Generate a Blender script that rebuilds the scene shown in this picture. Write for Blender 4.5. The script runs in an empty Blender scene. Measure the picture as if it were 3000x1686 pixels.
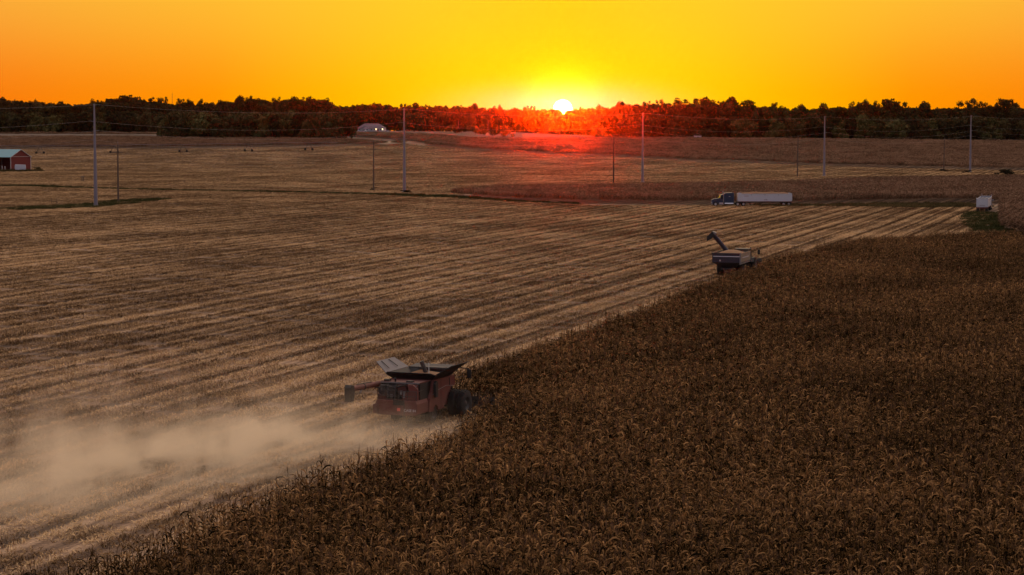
import bpy, bmesh, math, random
import numpy as np
from mathutils import Vector, Matrix, Euler
from mathutils.geometry import delaunay_2d_cdt
R = math.radians
random.seed(7); rng = np.random.default_rng(11)
S = bpy.context.scene
COL = S.collection

# ---------------------------------------------------------------- camera
F, CX, CY, H = 5833.0, 1500.0, 843.0, 19.0
PITCH = math.atan(465 / F)
cd = bpy.data.cameras.new("camera"); cam = bpy.data.objects.new("camera", cd); COL.objects.link(cam)
cd.sensor_width = 36; cd.lens = 70.0; cd.clip_end = 30000; cd.clip_start = 0.5
cam.location = (0, 0, H); cam.rotation_euler = (math.pi/2 - PITCH, 0, 0)
S.camera = cam

def ss(t):
    t = np.clip(t, 0, 1); return t*t*(3-2*t)
def G(x, y):
    """ground height"""
    x = np.asarray(x, float); y = np.asarray(y, float)
    gm = 14 - np.where(x > 0, 2.8, 1.6)*np.clip(x/373, -1.5, 1.5)
    return gm*ss((y-850)/700) + 2.6*ss((y-1500)/200)*ss((60-x)/80)
def g1(x, y): return float(G(x, y))
def P(px, py, z=0.0):
    """where the sight line of a photo pixel meets the plane z above ground"""
    u, v = (px-CX)/F, (CY-py)/F
    d = Vector((u, math.cos(PITCH)+v*math.sin(PITCH), -math.sin(PITCH)+v*math.cos(PITCH)))
    t = 30.0
    while t < 5000:
        p = Vector((0, 0, H)) + d*t
        if p.z <= g1(p.x, p.y) + z: break
        t += 2.0
    return (p.x, p.y)

# ---------------------------------------------------------------- nodes / materials
def newmat(name):
    m = bpy.data.materials.new(name); m.use_nodes = True
    nt = m.node_tree; b = nt.nodes.get("Principled BSDF"); return m, nt, b
def N(nt, typ, **kw):
    n = nt.nodes.new(typ)
    for k, v in kw.items():
        if k.startswith("i_"): n.inputs[k[2:].replace("_", " ")].default_value = v
        else: setattr(n, k, v)
    return n
def ramp(nt, src, stops, interp='LINEAR'):
    r = nt.nodes.new("ShaderNodeValToRGB"); cr = r.color_ramp; cr.interpolation = interp
    while len(cr.elements) < len(stops): cr.elements.new(0.5)
    for e, (p, c) in zip(cr.elements, stops): e.position = p; e.color = (*c, 1)
    if src is not None: nt.links.new(src, r.inputs[0])
    return r
def mth(nt, op, a, b=None, c=None):
    n = nt.nodes.new("ShaderNodeMath"); n.operation = op
    for i, v in enumerate((a, b, c)):
        if v is None: continue
        if isinstance(v, (int, float)): n.inputs[i].default_value = v
        else: nt.links.new(v, n.inputs[i])
    return n.outputs[0]
def mixc(nt, f, a, b, typ='MIX'):
    n = nt.nodes.new("ShaderNodeMix"); n.data_type = 'RGBA'; n.blend_type = typ
    for i, v in ((0, f), (6, a), (7, b)):
        if isinstance(v, (int, float)): n.inputs[i].default_value = v
        elif isinstance(v, tuple): n.inputs[i].default_value = (*v, 1)
        else: nt.links.new(v, n.inputs[i])
    return n.outputs[2]

def paint(name, col, rough=0.5, metal=0.0, dirt=0.25, dirtcol=(0.16, 0.11, 0.075), scale=2.2):
    m, nt, b = newmat(name)
    tc = N(nt, "ShaderNodeTexCoord")
    n1 = N(nt, "ShaderNodeTexNoise", i_Scale=scale, i_Detail=6.0, i_Roughness=0.65)
    nt.links.new(tc.outputs["Object"], n1.inputs["Vector"])
    f = mth(nt, 'MULTIPLY', ramp(nt, n1.outputs[0], [(0.38, (0, 0, 0)), (0.72, (1, 1, 1))]).outputs[0], dirt*2)
    nt.links.new(mixc(nt, f, col, dirtcol), b.inputs["Base Color"])
    nt.links.new(mth(nt, 'ADD', mth(nt, 'MULTIPLY', f, 0.3), rough), b.inputs["Roughness"])
    b.inputs["Metallic"].default_value = metal
    return m
M = {}
M['red'] = paint("red_paint", (0.13, 0.019, 0.015), 0.55, dirt=0.45, dirtcol=(0.13, 0.062, 0.045))
M['dkred'] = paint("dark_red_paint", (0.085, 0.013, 0.012), 0.6, dirt=0.3, dirtcol=(0.09, 0.045, 0.035))
M['black'] = paint("black_paint", (0.009, 0.009, 0.009), 0.6, dirt=0.06)
M['char'] = paint("charcoal_steel", (0.035, 0.033, 0.034), 0.55, dirt=0.2)
M['grey'] = paint("grey_steel", (0.22, 0.22, 0.23), 0.4, 0.3, dirt=0.2)
M['panelgrey'] = paint("grey_panel", (0.10, 0.10, 0.12), 0.5, dirt=0.1)
M['rubber'] = paint("rubber", (0.014, 0.013, 0.013), 0.9, dirt=0.08)
M['white'] = paint("white_paint", (0.56, 0.58, 0.63), 0.4, dirt=0.08, dirtcol=(0.4, 0.33, 0.28), scale=1.2)
M['blue'] = paint("blue_paint", (0.02, 0.035, 0.085), 0.35, dirt=0.08)
M['teal'] = paint("teal_blue_paint", (0.012, 0.03, 0.075), 0.4, dirt=0.05)
M['cartblue'] = paint("cart_blue_paint", (0.022, 0.022, 0.042), 0.4, dirt=0.1)
M['cartside'] = paint("cart_side_grey", (0.24, 0.21, 0.16), 0.5, dirt=0.2)
M['chrome'] = paint("chrome", (0.75, 0.75, 0.78), 0.25, 0.9, dirt=0.04)
M['hub'] = paint("wheel_hub", (0.6, 0.56, 0.55), 0.35, 0.5, dirt=0.1)
M['redframe'] = paint("red_frame", (0.16, 0.03, 0.025), 0.5, dirt=0.1)
M['galv'] = paint("galvanised_steel", (0.20, 0.19, 0.235), 0.5, 0.2, dirt=0.12, dirtcol=(0.3, 0.28, 0.3), scale=0.6)
M['wood'] = paint("weathered_wood", (0.13, 0.09, 0.065), 0.85, dirt=0.3, dirtcol=(0.07, 0.045, 0.03), scale=3)
M['dkwood'] = paint("creosoted_wood", (0.035, 0.022, 0.018), 0.85, dirt=0.2, dirtcol=(0.05, 0.03, 0.02))
M['wire'] = paint("cable", (0.5, 0.46, 0.46), 0.5, 0.2, dirt=0.0)
M['barnred'] = paint("barn_red_siding", (0.16, 0.017, 0.013), 0.6, dirt=0.12, dirtcol=(0.16, 0.03, 0.025))
M['barndark'] = paint("barn_inside", (0.03, 0.02, 0.018), 0.8, dirt=0.1)
M['roofteal'] = paint("pale_metal_roof", (0.13, 0.32, 0.37), 0.6, 0.0, dirt=0.08, dirtcol=(0.3, 0.38, 0.4), scale=0.5)
M['trim'] = paint("white_trim", (0.62, 0.55, 0.52), 0.6, dirt=0.1)
M['siding'] = paint("pale_siding", (0.5, 0.5, 0.56), 0.7, dirt=0.1)
M['shingle'] = paint("grey_shingles", (0.16, 0.13, 0.165), 0.8, dirt=0.15)
M['bark'] = paint("bark", (0.05, 0.038, 0.03), 0.9, dirt=0.3); M['bark'].node_tree.nodes['Principled BSDF'].inputs['Specular IOR Level'].default_value = 0.0
M['grain'] = paint("shelled_corn", (0.22, 0.12, 0.055), 0.8, dirt=0.25, dirtcol=(0.3, 0.14, 0.06), scale=9)
M['amber'] = paint("amber_lens", (0.8, 0.2, 0.01), 0.3, dirt=0.0)
M['concrete'] = paint("concrete", (0.35, 0.33, 0.31), 0.8, dirt=0.2)
def emis(name, col, s):
    m, nt, b = newmat(name); b.inputs["Base Color"].default_value = (*col, 1)
    b.inputs["Emission Color"].default_value = (*col, 1); b.inputs["Emission Strength"].default_value = s; return m
M['lamp'] = emis("lit_lamp", (1.0, 0.72, 0.35), 9)
M['taillamp'] = emis("lit_tail_lamp", (0.6, 0.09, 0.06), 0.12)
M['beacon'] = emis("amber_beacon", (1.0, 0.25, 0.02), 0.8)
m, nt, b = newmat("dark_glass"); b.inputs["Base Color"].default_value = (0.02, 0.025, 0.03, 1); b.inputs["Roughness"].default_value = 0.08; M['glass'] = m

# row direction of the fields
ROW = R(17.8); RD = (math.sin(ROW), math.cos(ROW)); RN = (math.cos(ROW), -math.sin(ROW))
def across(nt):
    """metres across the rows, from world position, gently wobbling"""
    geo = N(nt, "ShaderNodeNewGeometry"); 
    dp = N(nt, "ShaderNodeVectorMath", operation='DOT_PRODUCT'); nt.links.new(geo.outputs["Position"], dp.inputs[0]); dp.inputs[1].default_value = (RN[0], RN[1], 0)
    da = N(nt, "ShaderNodeVectorMath", operation='DOT_PRODUCT'); nt.links.new(geo.outputs["Position"], da.inputs[0]); da.inputs[1].default_value = (RD[0], RD[1], 0)
    w = N(nt, "ShaderNodeTexNoise", noise_dimensions='2D', i_Scale=0.012, i_Detail=2.0); nt.links.new(geo.outputs["Position"], w.inputs["Vector"])
    a = mth(nt, 'ADD', dp.outputs["Value"], mth(nt, 'MULTIPLY', w.outputs[0], 1.2))
    return geo, a, da.outputs["Value"]
def stripes(nt):
    """0..1 residue brightness: combine passes, windrows and patches"""
    geo, a, al = across(nt)
    cmb = N(nt, "ShaderNodeCombineXYZ"); nt.links.new(a, cmb.inputs[0]); nt.links.new(mth(nt, 'MULTIPLY', al, 0.005), cmb.inputs[1])
    n1 = N(nt, "ShaderNodeTexNoise", noise_dimensions='2D', i_Scale=0.3, i_Detail=3.0, i_Roughness=0.6); nt.links.new(cmb.outputs[0], n1.inputs["Vector"])
    n2 = N(nt, "ShaderNodeTexNoise", noise_dimensions='2D', i_Scale=1.8, i_Detail=3.0, i_Roughness=0.7); nt.links.new(cmb.outputs[0], n2.inputs["Vector"])
    n3 = N(nt, "ShaderNodeTexNoise", noise_dimensions='2D', i_Scale=0.035, i_Detail=3.0); nt.links.new(geo.outputs["Position"], n3.inputs["Vector"])
    s = mth(nt, 'ADD', mth(nt, 'MULTIPLY', mth(nt, 'SUBTRACT', n1.outputs[0], 0.5), 0.6), mth(nt, 'MULTIPLY', mth(nt, 'SUBTRACT', n2.outputs[0], 0.5), 1.5))
    s = mth(nt, 'ADD', s, mth(nt, 'MULTIPLY', mth(nt, 'SUBTRACT', n3.outputs[0], 0.5), 1.1))
    # 3 m residue bands, single rows and thin dark wheel tracks
    s = mth(nt, 'ADD', s, mth(nt, 'MULTIPLY', mth(nt, 'SINE', mth(nt, 'MULTIPLY', a, 2*math.pi/3.04)), 0.17))
    s = mth(nt, 'ADD', s, mth(nt, 'MULTIPLY', mth(nt, 'SINE', mth(nt, 'MULTIPLY', a, 2*math.pi/1.52)), 0.10))
    t_ = mth(nt, 'POWER', mth(nt, 'ABSOLUTE', mth(nt, 'SINE', mth(nt, 'ADD', mth(nt, 'MULTIPLY', a, math.pi/4.56), .8))), 22.0)
    s = mth(nt, 'SUBTRACT', s, mth(nt, 'MULTIPLY', t_, mth(nt, 'MULTIPLY', n1.outputs[0], 1.15)))
    s = mth(nt, 'ADD', s, 0.5)
    cl = nt.nodes.new("ShaderNodeClamp"); nt.links.new(s, cl.inputs[0])
    return geo, cl.outputs[0]

m, nt, b = newmat("corn_stubble_soil"); M['stubblesoil'] = m
geo, s = stripes(nt)
nf = N(nt, "ShaderNodeTexNoise", i_Scale=3.5, i_Detail=8.0, i_Roughness=0.75); nt.links.new(geo.outputs["Position"], nf.inputs["Vector"])
col = ramp(nt, s, [(0.0, (0.07, 0.04, 0.023)), (0.5, (0.21, 0.128, 0.073)), (1.0, (0.50, 0.335, 0.20))]).outputs[0]
spk = ramp(nt, nf.outputs[0], [(0.34, (0.45, 0.42, 0.4)), (0.52, (1, 1, 1)), (0.68, (1.5, 1.5, 1.45))]).outputs[0]
nt.links.new(mixc(nt, 0.85, col, spk, 'MULTIPLY'), b.inputs["Base Color"]); b.inputs["Roughness"].default_value = 0.95
bp = N(nt, "ShaderNodeBump", i_Strength=0.8, i_Distance=0.12); nt.links.new(nf.outputs[0], bp.inputs["Height"]); nt.links.new(bp.outputs[0], b.inputs["Normal"])

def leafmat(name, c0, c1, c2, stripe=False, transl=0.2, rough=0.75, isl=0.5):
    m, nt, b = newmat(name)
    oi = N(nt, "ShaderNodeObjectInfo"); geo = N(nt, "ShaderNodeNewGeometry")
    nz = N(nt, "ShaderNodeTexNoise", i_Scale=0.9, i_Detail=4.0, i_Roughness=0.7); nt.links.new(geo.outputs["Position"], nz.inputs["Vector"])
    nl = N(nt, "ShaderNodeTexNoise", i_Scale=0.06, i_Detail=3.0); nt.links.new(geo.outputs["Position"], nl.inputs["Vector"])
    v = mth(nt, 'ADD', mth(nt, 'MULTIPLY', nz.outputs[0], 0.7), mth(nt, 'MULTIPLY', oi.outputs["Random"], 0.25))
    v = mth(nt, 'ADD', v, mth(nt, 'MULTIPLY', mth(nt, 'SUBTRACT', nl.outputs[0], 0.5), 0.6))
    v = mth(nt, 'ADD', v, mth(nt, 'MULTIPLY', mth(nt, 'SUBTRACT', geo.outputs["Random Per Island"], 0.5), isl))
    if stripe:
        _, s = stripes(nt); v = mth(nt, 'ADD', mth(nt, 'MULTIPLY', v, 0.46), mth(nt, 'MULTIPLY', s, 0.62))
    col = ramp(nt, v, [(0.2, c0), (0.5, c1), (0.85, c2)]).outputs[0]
    nt.links.new(col, b.inputs["Base Color"]); b.inputs["Roughness"].default_value = rough
    b.inputs["Specular IOR Level"].default_value = 0.0
    if transl:
        tr = N(nt, "ShaderNodeBsdfTranslucent"); nt.links.new(col, tr.inputs[0])
        mx = N(nt, "ShaderNodeMixShader"); mx.inputs[0].default_value = transl
        nt.links.new(b.outputs[0], mx.inputs[1]); nt.links.new(tr.outputs[0], mx.inputs[2])
        nt.links.new(mx.outputs[0], nt.nodes["Material Output"].inputs[0])
    return m
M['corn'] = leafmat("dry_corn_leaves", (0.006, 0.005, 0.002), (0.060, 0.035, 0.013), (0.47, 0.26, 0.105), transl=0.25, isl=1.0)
M['tassel'] = leafmat("corn_tassels", (0.09, 0.05, 0.028), (0.15, 0.085, 0.045), (0.24, 0.14, 0.08), transl=0)
M['cornfar'] = leafmat("far_corn_leaves", (0.055, 0.031, 0.018), (0.19, 0.112, 0.068), (0.38, 0.235, 0.15), transl=0.1)
M['residue'] = leafmat("corn_residue", (0.075, 0.041, 0.018), (0.29, 0.178, 0.085), (0.76, 0.52, 0.265), stripe=True, transl=0, isl=0.9)
M['grass'] = leafmat("verge_grass", (0.018, 0.024, 0.008), (0.045, 0.05, 0.018), (0.13, 0.105, 0.045), transl=0.15)
M['weeds'] = leafmat("dry_weeds", (0.03, 0.028, 0.012), (0.09, 0.07, 0.03), (0.2, 0.14, 0.06), transl=0.15)
M['leafd'] = leafmat("dark_tree_leaves", (0.012, 0.013, 0.008), (0.026, 0.024, 0.013), (0.05, 0.04, 0.02), transl=0)
M['leafo'] = leafmat("olive_tree_leaves", (0.028, 0.026, 0.012), (0.055, 0.048, 0.022), (0.10, 0.08, 0.035), transl=0)
M['leafg'] = leafmat("green_tree_leaves", (0.035, 0.035, 0.013), (0.085, 0.08, 0.03), (0.15, 0.13, 0.05), transl=0)
m, nt, b = newmat("field_soil"); M['soil'] = m
geo = N(nt, "ShaderNodeNewGeometry"); nz = N(nt, "ShaderNodeTexNoise", i_Scale=0.8, i_Detail=8.0, i_Roughness=0.7); nt.links.new(geo.outputs["Position"], nz.inputs["Vector"])
nt.links.new(ramp(nt, nz.outputs[0], [(0.3, (0.045, 0.03, 0.02)), (0.7, (0.13, 0.085, 0.055))]).outputs[0], b.inputs["Base Color"]); b.inputs["Roughness"].default_value = 0.95
m, nt, b = newmat("verge_ground"); M['verge'] = m
geo = N(nt, "ShaderNodeNewGeometry"); nz = N(nt, "ShaderNodeTexNoise", i_Scale=0.35, i_Detail=8.0, i_Roughness=0.7); nt.links.new(geo.outputs["Position"], nz.inputs["Vector"])
nt.links.new(ramp(nt, nz.outputs[0], [(0.3, (0.022, 0.027, 0.010)), (0.55, (0.06, 0.055, 0.022)), (0.75, (0.14, 0.10, 0.055))]).outputs[0], b.inputs["Base Color"]); b.inputs["Roughness"].default_value = 0.95

# ---------------------------------------------------------------- object helpers
def tag(o, label=None, cat=None, group=None, kind=None):
    if label: o['label'] = label
    if cat: o['category'] = cat
    if group: o['group'] = group
    if kind: o['kind'] = kind
    return o
def empty(name, loc, rz=0):
    o = bpy.data.objects.new(name, None); COL.objects.link(o); o.location = loc; o.rotation_euler = (0, 0, rz)
    o.empty_display_size = 0.5; return o
class MB:
    def __init__(s): s.v = []; s.f = []; s.sm = []
    def add(s, vs, fs, smooth=False):
        n = len(s.v); s.v += [tuple(v) for v in vs]; s.f += [tuple(i+n for i in f) for f in fs]; s.sm += [smooth]*len(fs); return s
    def box(s, x0, x1, y0, y1, z0, z1):
        return s.add([(x, y, z) for z in (z0, z1) for x, y in ((x0, y0), (x1, y0), (x1, y1), (x0, y1))],
                     [(0, 3, 2, 1), (4, 5, 6, 7), (0, 1, 5, 4), (1, 2, 6, 5), (2, 3, 7, 6), (3, 0, 4, 7)])
    def prism(s, pts, axis, a, b, inset=None):
        """polygon extruded along axis; pts are the two other coordinates in xyz order"""
        def mk(p, t):
            return (t, p[0], p[1]) if axis == 'x' else (p[0], t, p[1]) if axis == 'y' else (p[0], p[1], t)
        n = len(pts); vs = [mk(p, a) for p in pts] + [mk(p, b) for p in (inset or pts)]
        return s.add(vs, [tuple(range(n-1, -1, -1)), tuple(range(n, 2*n))] + [(i, (i+1) % n, n+(i+1) % n, n+i) for i in range(n)])
    def tube(s, path, r, n=8, cap=True):
        path = [Vector(p) for p in path]; rs = r if isinstance(r, (list, tuple)) else [r]*len(path)
        vs = []; up = None
        for i, p in enumerate(path):
            d = (path[min(i+1, len(path)-1)] - path[max(i-1, 0)]).normalized()
            if up is None:
                up = Vector((0, 0, 1)) if abs(d.z) < 0.9 else Vector((1, 0, 0))
            a = d.cross(up).normalized(); bb = a.cross(d).normalized()
            vs += [p + (a*math.cos(2*math.pi*k/n) + bb*math.sin(2*math.pi*k/n))*rs[i] for k in range(n)]
        fs = [(i*n+k, i*n+(k+1) % n, (i+1)*n+(k+1) % n, (i+1)*n+k) for i in range(len(path)-1) for k in range(n)]
        s.add(vs, fs, True)
        if cap:
            s.add(vs[:n], [tuple(range(n))]); s.add(vs[-n:], [tuple(range(n))])
        return s
    def lathe_x(s, prof, cx, cy, cz, n=28):
        """profile [(offset along x, radius)] turned about an axle along x"""
        vs = [(cx+o, cy+r*math.cos(2*math.pi*k/n), cz+r*math.sin(2*math.pi*k/n)) for o, r in prof for k in range(n)]
        return s.add(vs, [(i*n+k, i*n+(k+1) % n, (i+1)*n+(k+1) % n, (i+1)*n+k) for i in range(len(prof)-1) for k in range(n)], True)
    def quad(s, a, b, c, d): return s.add([a, b, c, d], [(0, 1, 2, 3)])
    def plate(s, a, b, c, d, t=0.03):
        a, b, c, d = map(Vector, (a, b, c, d)); n = (b-a).cross(d-a).normalized()*t
        return s.add([a, b, c, d, a+n, b+n, c+n, d+n], [(0, 3, 2, 1), (4, 5, 6, 7), (0, 1, 5, 4), (1, 2, 6, 5), (2, 3, 7, 6), (3, 0, 4, 7)])
    def mesh(s, name, mats):
        me = bpy.data.meshes.new(name); me.from_pydata(s.v, [], s.f)
        me.polygons.foreach_set("use_smooth", s.sm)
        for mm in (mats if isinstance(mats, list) else [mats]): me.materials.append(mm)
        me.update(); return me
    def build(s, name, mat, parent=None, bevel=0, link=True):
        o = bpy.data.objects.new(name, s.mesh(name, mat))
        if bevel:
            bm = bmesh.new(); bm.from_mesh(o.data)
            bmesh.ops.remove_doubles(bm, verts=bm.verts, dist=1e-5); bmesh.ops.recalc_face_normals(bm, faces=bm.faces)
            es = [e for e in bm.edges if len(e.link_faces) == 2 and e.calc_face_angle(0) > 0.5]
            bmesh.ops.bevel(bm, geom=es, offset=bevel, segments=2, affect='EDGES', profile=0.6)
            for f in bm.faces: f.smooth = False
            bm.to_mesh(o.data); bm.free()
        if link: COL.objects.link(o)
        if parent: o.parent = parent
        return o
def copy_tree(o, parent=None):
    c = o.copy(); COL.objects.link(c); c.parent = parent
    for ch in list(o.children): copy_tree(ch, c)
    return c
def wheel(parent, x, y, r, w, side, lug=True, name='wheel', hub='hub', hubr=0.5, n=28):
    """tyre as a part, rim as its sub-part; side=+1 outward +x"""
    t = MB(); prof = [(-w/2, r*hubr), (-w/2, r*0.86), (-w*0.42, r*0.97), (-w*0.2, r), (w*0.2, r), (w*0.42, r*0.97), (w/2, r*0.86), (w/2, r*hubr)]
    t.lathe_x(prof, x, y, r, n)
    if lug:
        for k in range(22):
            a = 2*math.pi*k/22
            for sgn in (-1, 1):
                a2 = a + sgn*0.07; c, s_ = math.cos(a2), math.sin(a2)
                def pt(dx, rr, da): return (x+dx, y+rr*math.cos(a2+da), r+rr*math.sin(a2+da))
                x0, x1 = (0.0, w*0.48) if sgn > 0 else (-w*0.48, 0.0)
                t.add([pt(x0, r*0.99, -.05), pt(x1, r*0.95, .05), pt(x1, r*0.95, .12), pt(x0, r*0.99, .02),
                       pt(x0, r*1.03, -.05), pt(x1, r*1.0, .05), pt(x1, r*1.0, .12), pt(x0, r*1.03, .02)],
                      [(4, 5, 6, 7), (0, 1, 5, 4), (1, 2, 6, 5), (2, 3, 7, 6), (3, 0, 4, 7)])
    o = t.build(name, M['rubber'], parent)
    h = MB(); q = side
    h.lathe_x([(q*w*0.3, 0.0001), (q*w*0.3, r*0.16), (q*w*0.12, r*0.2), (q*w*0.1, r*hubr*0.8), (q*w*0.42, r*hubr*0.93), (q*w*0.47, r*hubr*1.02), (q*w*0.40, r*hubr*1.03)], x, y, r, 20)
    h.lathe_x([(-q*w*0.3, 0.0001), (-q*w*0.3, r*hubr*1.0)], x, y, r, 20)
    h.build('rim', M[hub], o)
    return o
def text_part(name, txt, size, mat, parent, mtx, depth=0.004):
    cu = bpy.data.curves.new(name, 'FONT'); cu.body = txt; cu.size = size; cu.extrude = depth; cu.align_x = 'CENTER'; cu.align_y = 'CENTER'
    tmp = bpy.data.objects.new("tmp", cu); COL.objects.link(tmp)
    dg = bpy.context.evaluated_depsgraph_get(); me = bpy.data.meshes.new_from_object(tmp.evaluated_get(dg))
    bpy.data.objects.remove(tmp); me.name = name; me.materials.clear(); me.materials.append(mat)
    o = bpy.data.objects.new(name, me); COL.objects.link(o); o.parent = parent; o.matrix_local = mtx; return o

# ---------------------------------------------------------------- ground sheets
def inside(poly, X, Y):
    r = np.zeros(X.shape, bool); n = len(poly); j = n-1
    for i in range(n):
        xi, yi = poly[i]; xj, yj = poly[j]
        c = ((yi > Y) != (yj > Y)) & (X < (xj-xi)*(Y-yi)/((yj-yi) or 1e-9) + xi)
        r ^= c; j = i
    return r
def sheet(name, poly, z, mat, step=40, kind='structure', jitter=0.0):
    pts = []
    for i, (x0, y0) in enumerate(poly):
        x1, y1 = poly[(i+1) % len(poly)]; n = max(1, int(math.hypot(x1-x0, y1-y0)/step))
        for k in range(n):
            t = k/n; jx, jy = ((random.random()-.5)*jitter, (random.random()-.5)*jitter) if jitter else (0, 0)
            pts.append((x0+(x1-x0)*t+jx, y0+(y1-y0)*t+jy))
    nb = len(pts); edges = [(i, (i+1) % nb) for i in range(nb)]
    xs = [p[0] for p in pts]; ys = [p[1] for p in pts]
    gx, gy = np.meshgrid(np.arange(min(xs)+step*.5, max(xs), step), np.arange(min(ys)+step*.5, max(ys), step))
    ok = inside(pts, gx, gy) & ((gy > 820) | (gy < -1e9)); inner = list(zip(gx[ok], gy[ok]))
    vs, es, fs, *_ = delaunay_2d_cdt([Vector(p) for p in pts+inner], edges, [], 1, 1e-4)
    me = bpy.data.meshes.new(name)
    me.from_pydata([(v.x, v.y, g1(v.x, v.y)+z) for v in vs], [], [tuple(f) for f in fs])
    bm = bmesh.new(); bm.from_mesh(me); bmesh.ops.recalc_face_normals(bm, faces=bm.faces)
    if bm.faces and sum(f.normal.z for f in bm.faces) < 0: bmesh.ops.reverse_faces(bm, faces=bm.faces)
    bm.to_mesh(me); bm.free(); me.materials.append(mat)
    o = bpy.data.objects.new(name, me); COL.objects.link(o); o['kind'] = kind; return o
# base ground
gxs = sorted(set(list(np.linspace(-2000, -600, 8)) + list(np.linspace(-600, 600, 61)) + list(np.linspace(600, 2000, 8))))
gys = sorted(set([-60, 0, 200, 400, 600, 800] + list(np.arange(820, 1800, 20)) + [1850, 1900]))
b_ = MB(); b_.add([(x, y, g1(x, y)) for y in gys for x in gxs],
                  [(j*len(gxs)+i, j*len(gxs)+i+1, (j+1)*len(gxs)+i+1, (j+1)*len(gxs)+i) for j in range(len(gys)-1) for i in range(len(gxs)-1)], True)
tag(b_.build("ground", M['soil']), "bare brown farm soil under the crops and out to the horizon", "ground", kind='structure')

corn_fg = [(-27, 50), (-16.6, 78.4), (-12.3, 91.9), (-4, 111.6), (-2.4, 119), (-2.0, 124), (0.8, 131.2), (-0.4, 135.0), (-5.0, 137.5), (.36, 152.5), (14.2, 195.6), (23.3, 227.8), (32.5, 255.5), (48, 296), (61.4, 317), (79, 326), (118, 334), (92, 240), (62, 140), (42, 50)]
corn_mid = [(-18, 556), (0, 523), (17, 504), (43, 498), (77, 498), (96, 508), (113, 516), (124, 505), (92, 374), (89, 347), (165, 352), (240, 720), (186, 724), (145, 708), (117, 683), (93, 651), (40, 610), (-2, 595)]
PX = lambda L, z=0: [P(a, b, z) for a, b in L]
far_right = PX([(1250, 428), (1400, 441), (1600, 452), (1750, 458), (1900, 465), (2050, 475), (2200, 478), (2500, 490), (2700, 494), (3080, 502)]) + PX([(3080, 413), (2300, 405), (1850, 402), (1500, 404), (1400, 402), (1320, 402), (1255, 415)], 2.2)
far_left = PX([(-90, 437), (500, 436), (800, 432), (1100, 427), (1185, 421)]) + PX([(1180, 416), (1000, 405), (700, 401), (300, 399), (-90, 399)], 2.2)
far_back = PX([(-90, 397), (300, 397), (700, 397.5), (1010, 399)]) + PX([(1010, 391), (700, 391), (-90, 388)], 2.2)
far_mid = PX([(1012, 401), (1100, 406), (1180, 412), (1252, 425)]) + PX([(1400, 403), (1300, 394), (1150, 389), (1012, 387)], 2.2)
W = 620
tag(sheet("field", [(-120, 55), (-27, 50), (-4, 111.6), (-3.4, 138), (32.5, 255.5), (79, 326), (118, 338), (160, 500), (260, 760), (330, 1010), (420, 1330), (-420, 1330), (-380, 500), (-200, 150)], 0.03, M['stubblesoil'], 30), "harvested tan corn stubble field with long curving residue stripes", "field")

# ---------------------------------------------------------------- scatter (geometry nodes)
def make_lib(objs, name):
    c = bpy.data.collections.new(name)
    for i, o in enumerate(objs): c.objects.link(o); o.name = f"{name}_{i:02d}"
    return c
def scatter(name, pts, rots, scl, lib, nvar, label, cat, z=0.0, kind='stuff'):
    pts = np.asarray(pts, float); n = len(pts)
    me = bpy.data.meshes.new(name)
    co = np.column_stack([pts[:, 0], pts[:, 1], G(pts[:, 0], pts[:, 1])+z + (pts[:, 2] if pts.shape[1] > 2 else 0)])
    me.vertices.add(n); me.vertices.foreach_set("co", co.ravel())
    a = me.attributes.new("rot", 'FLOAT_VECTOR', 'POINT'); a.data.foreach_set("vector", np.asarray(rots, float).ravel())
    a = me.attributes.new("scl", 'FLOAT_VECTOR', 'POINT'); s3 = np.asarray(scl, float); s3 = np.column_stack([s3]*3) if s3.ndim == 1 else s3; a.data.foreach_set("vector", s3.ravel())
    a = me.attributes.new("idx", 'INT', 'POINT'); a.data.foreach_set("value", rng.integers(0, nvar, n).astype(np.int32))
    me.update()
    o = bpy.data.objects.new(name, me); COL.objects.link(o)
    ng = bpy.data.node_groups.new(name+"_nodes", 'GeometryNodeTree')
    ng.interface.new_socket("Geometry", in_out='INPUT', socket_type='NodeSocketGeometry'); ng.interface.new_socket("Geometry", in_out='OUTPUT', socket_type='NodeSocketGeometry')
    gi = ng.nodes.new('NodeGroupInput'); go = ng.nodes.new('NodeGroupOutput'); ip = ng.nodes.new('GeometryNodeInstanceOnPoints')
    ci = ng.nodes.new('GeometryNodeCollectionInfo'); ci.inputs[0].default_value = lib; ci.inputs[1].default_value = True; ci.inputs[2].default_value = True
    def at(nm, t):
        q = ng.nodes.new('GeometryNodeInputNamedAttribute'); q.data_type = t; q.inputs[0].default_value = nm; return q.outputs[0]
    e2r = ng.nodes.new('FunctionNodeEulerToRotation')
    L = ng.links; L.new(gi.outputs[0], ip.inputs['Points']); L.new(ci.outputs[0], ip.inputs['Instance']); ip.inputs['Pick Instance'].default_value = True
    L.new(at("idx", 'INT'), ip.inputs['Instance Index']); L.new(at("rot", 'FLOAT_VECTOR'), e2r.inputs[0]); L.new(e2r.outputs[0], ip.inputs['Rotation'])
    L.new(at("scl", 'FLOAT_VECTOR'), ip.inputs['Scale']); L.new(ip.outputs[0], go.inputs[0])
    md = o.modifiers.new("scatter", 'NODES'); md.node_group = ng
    return tag(o, label, cat, kind=kind)

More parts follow.
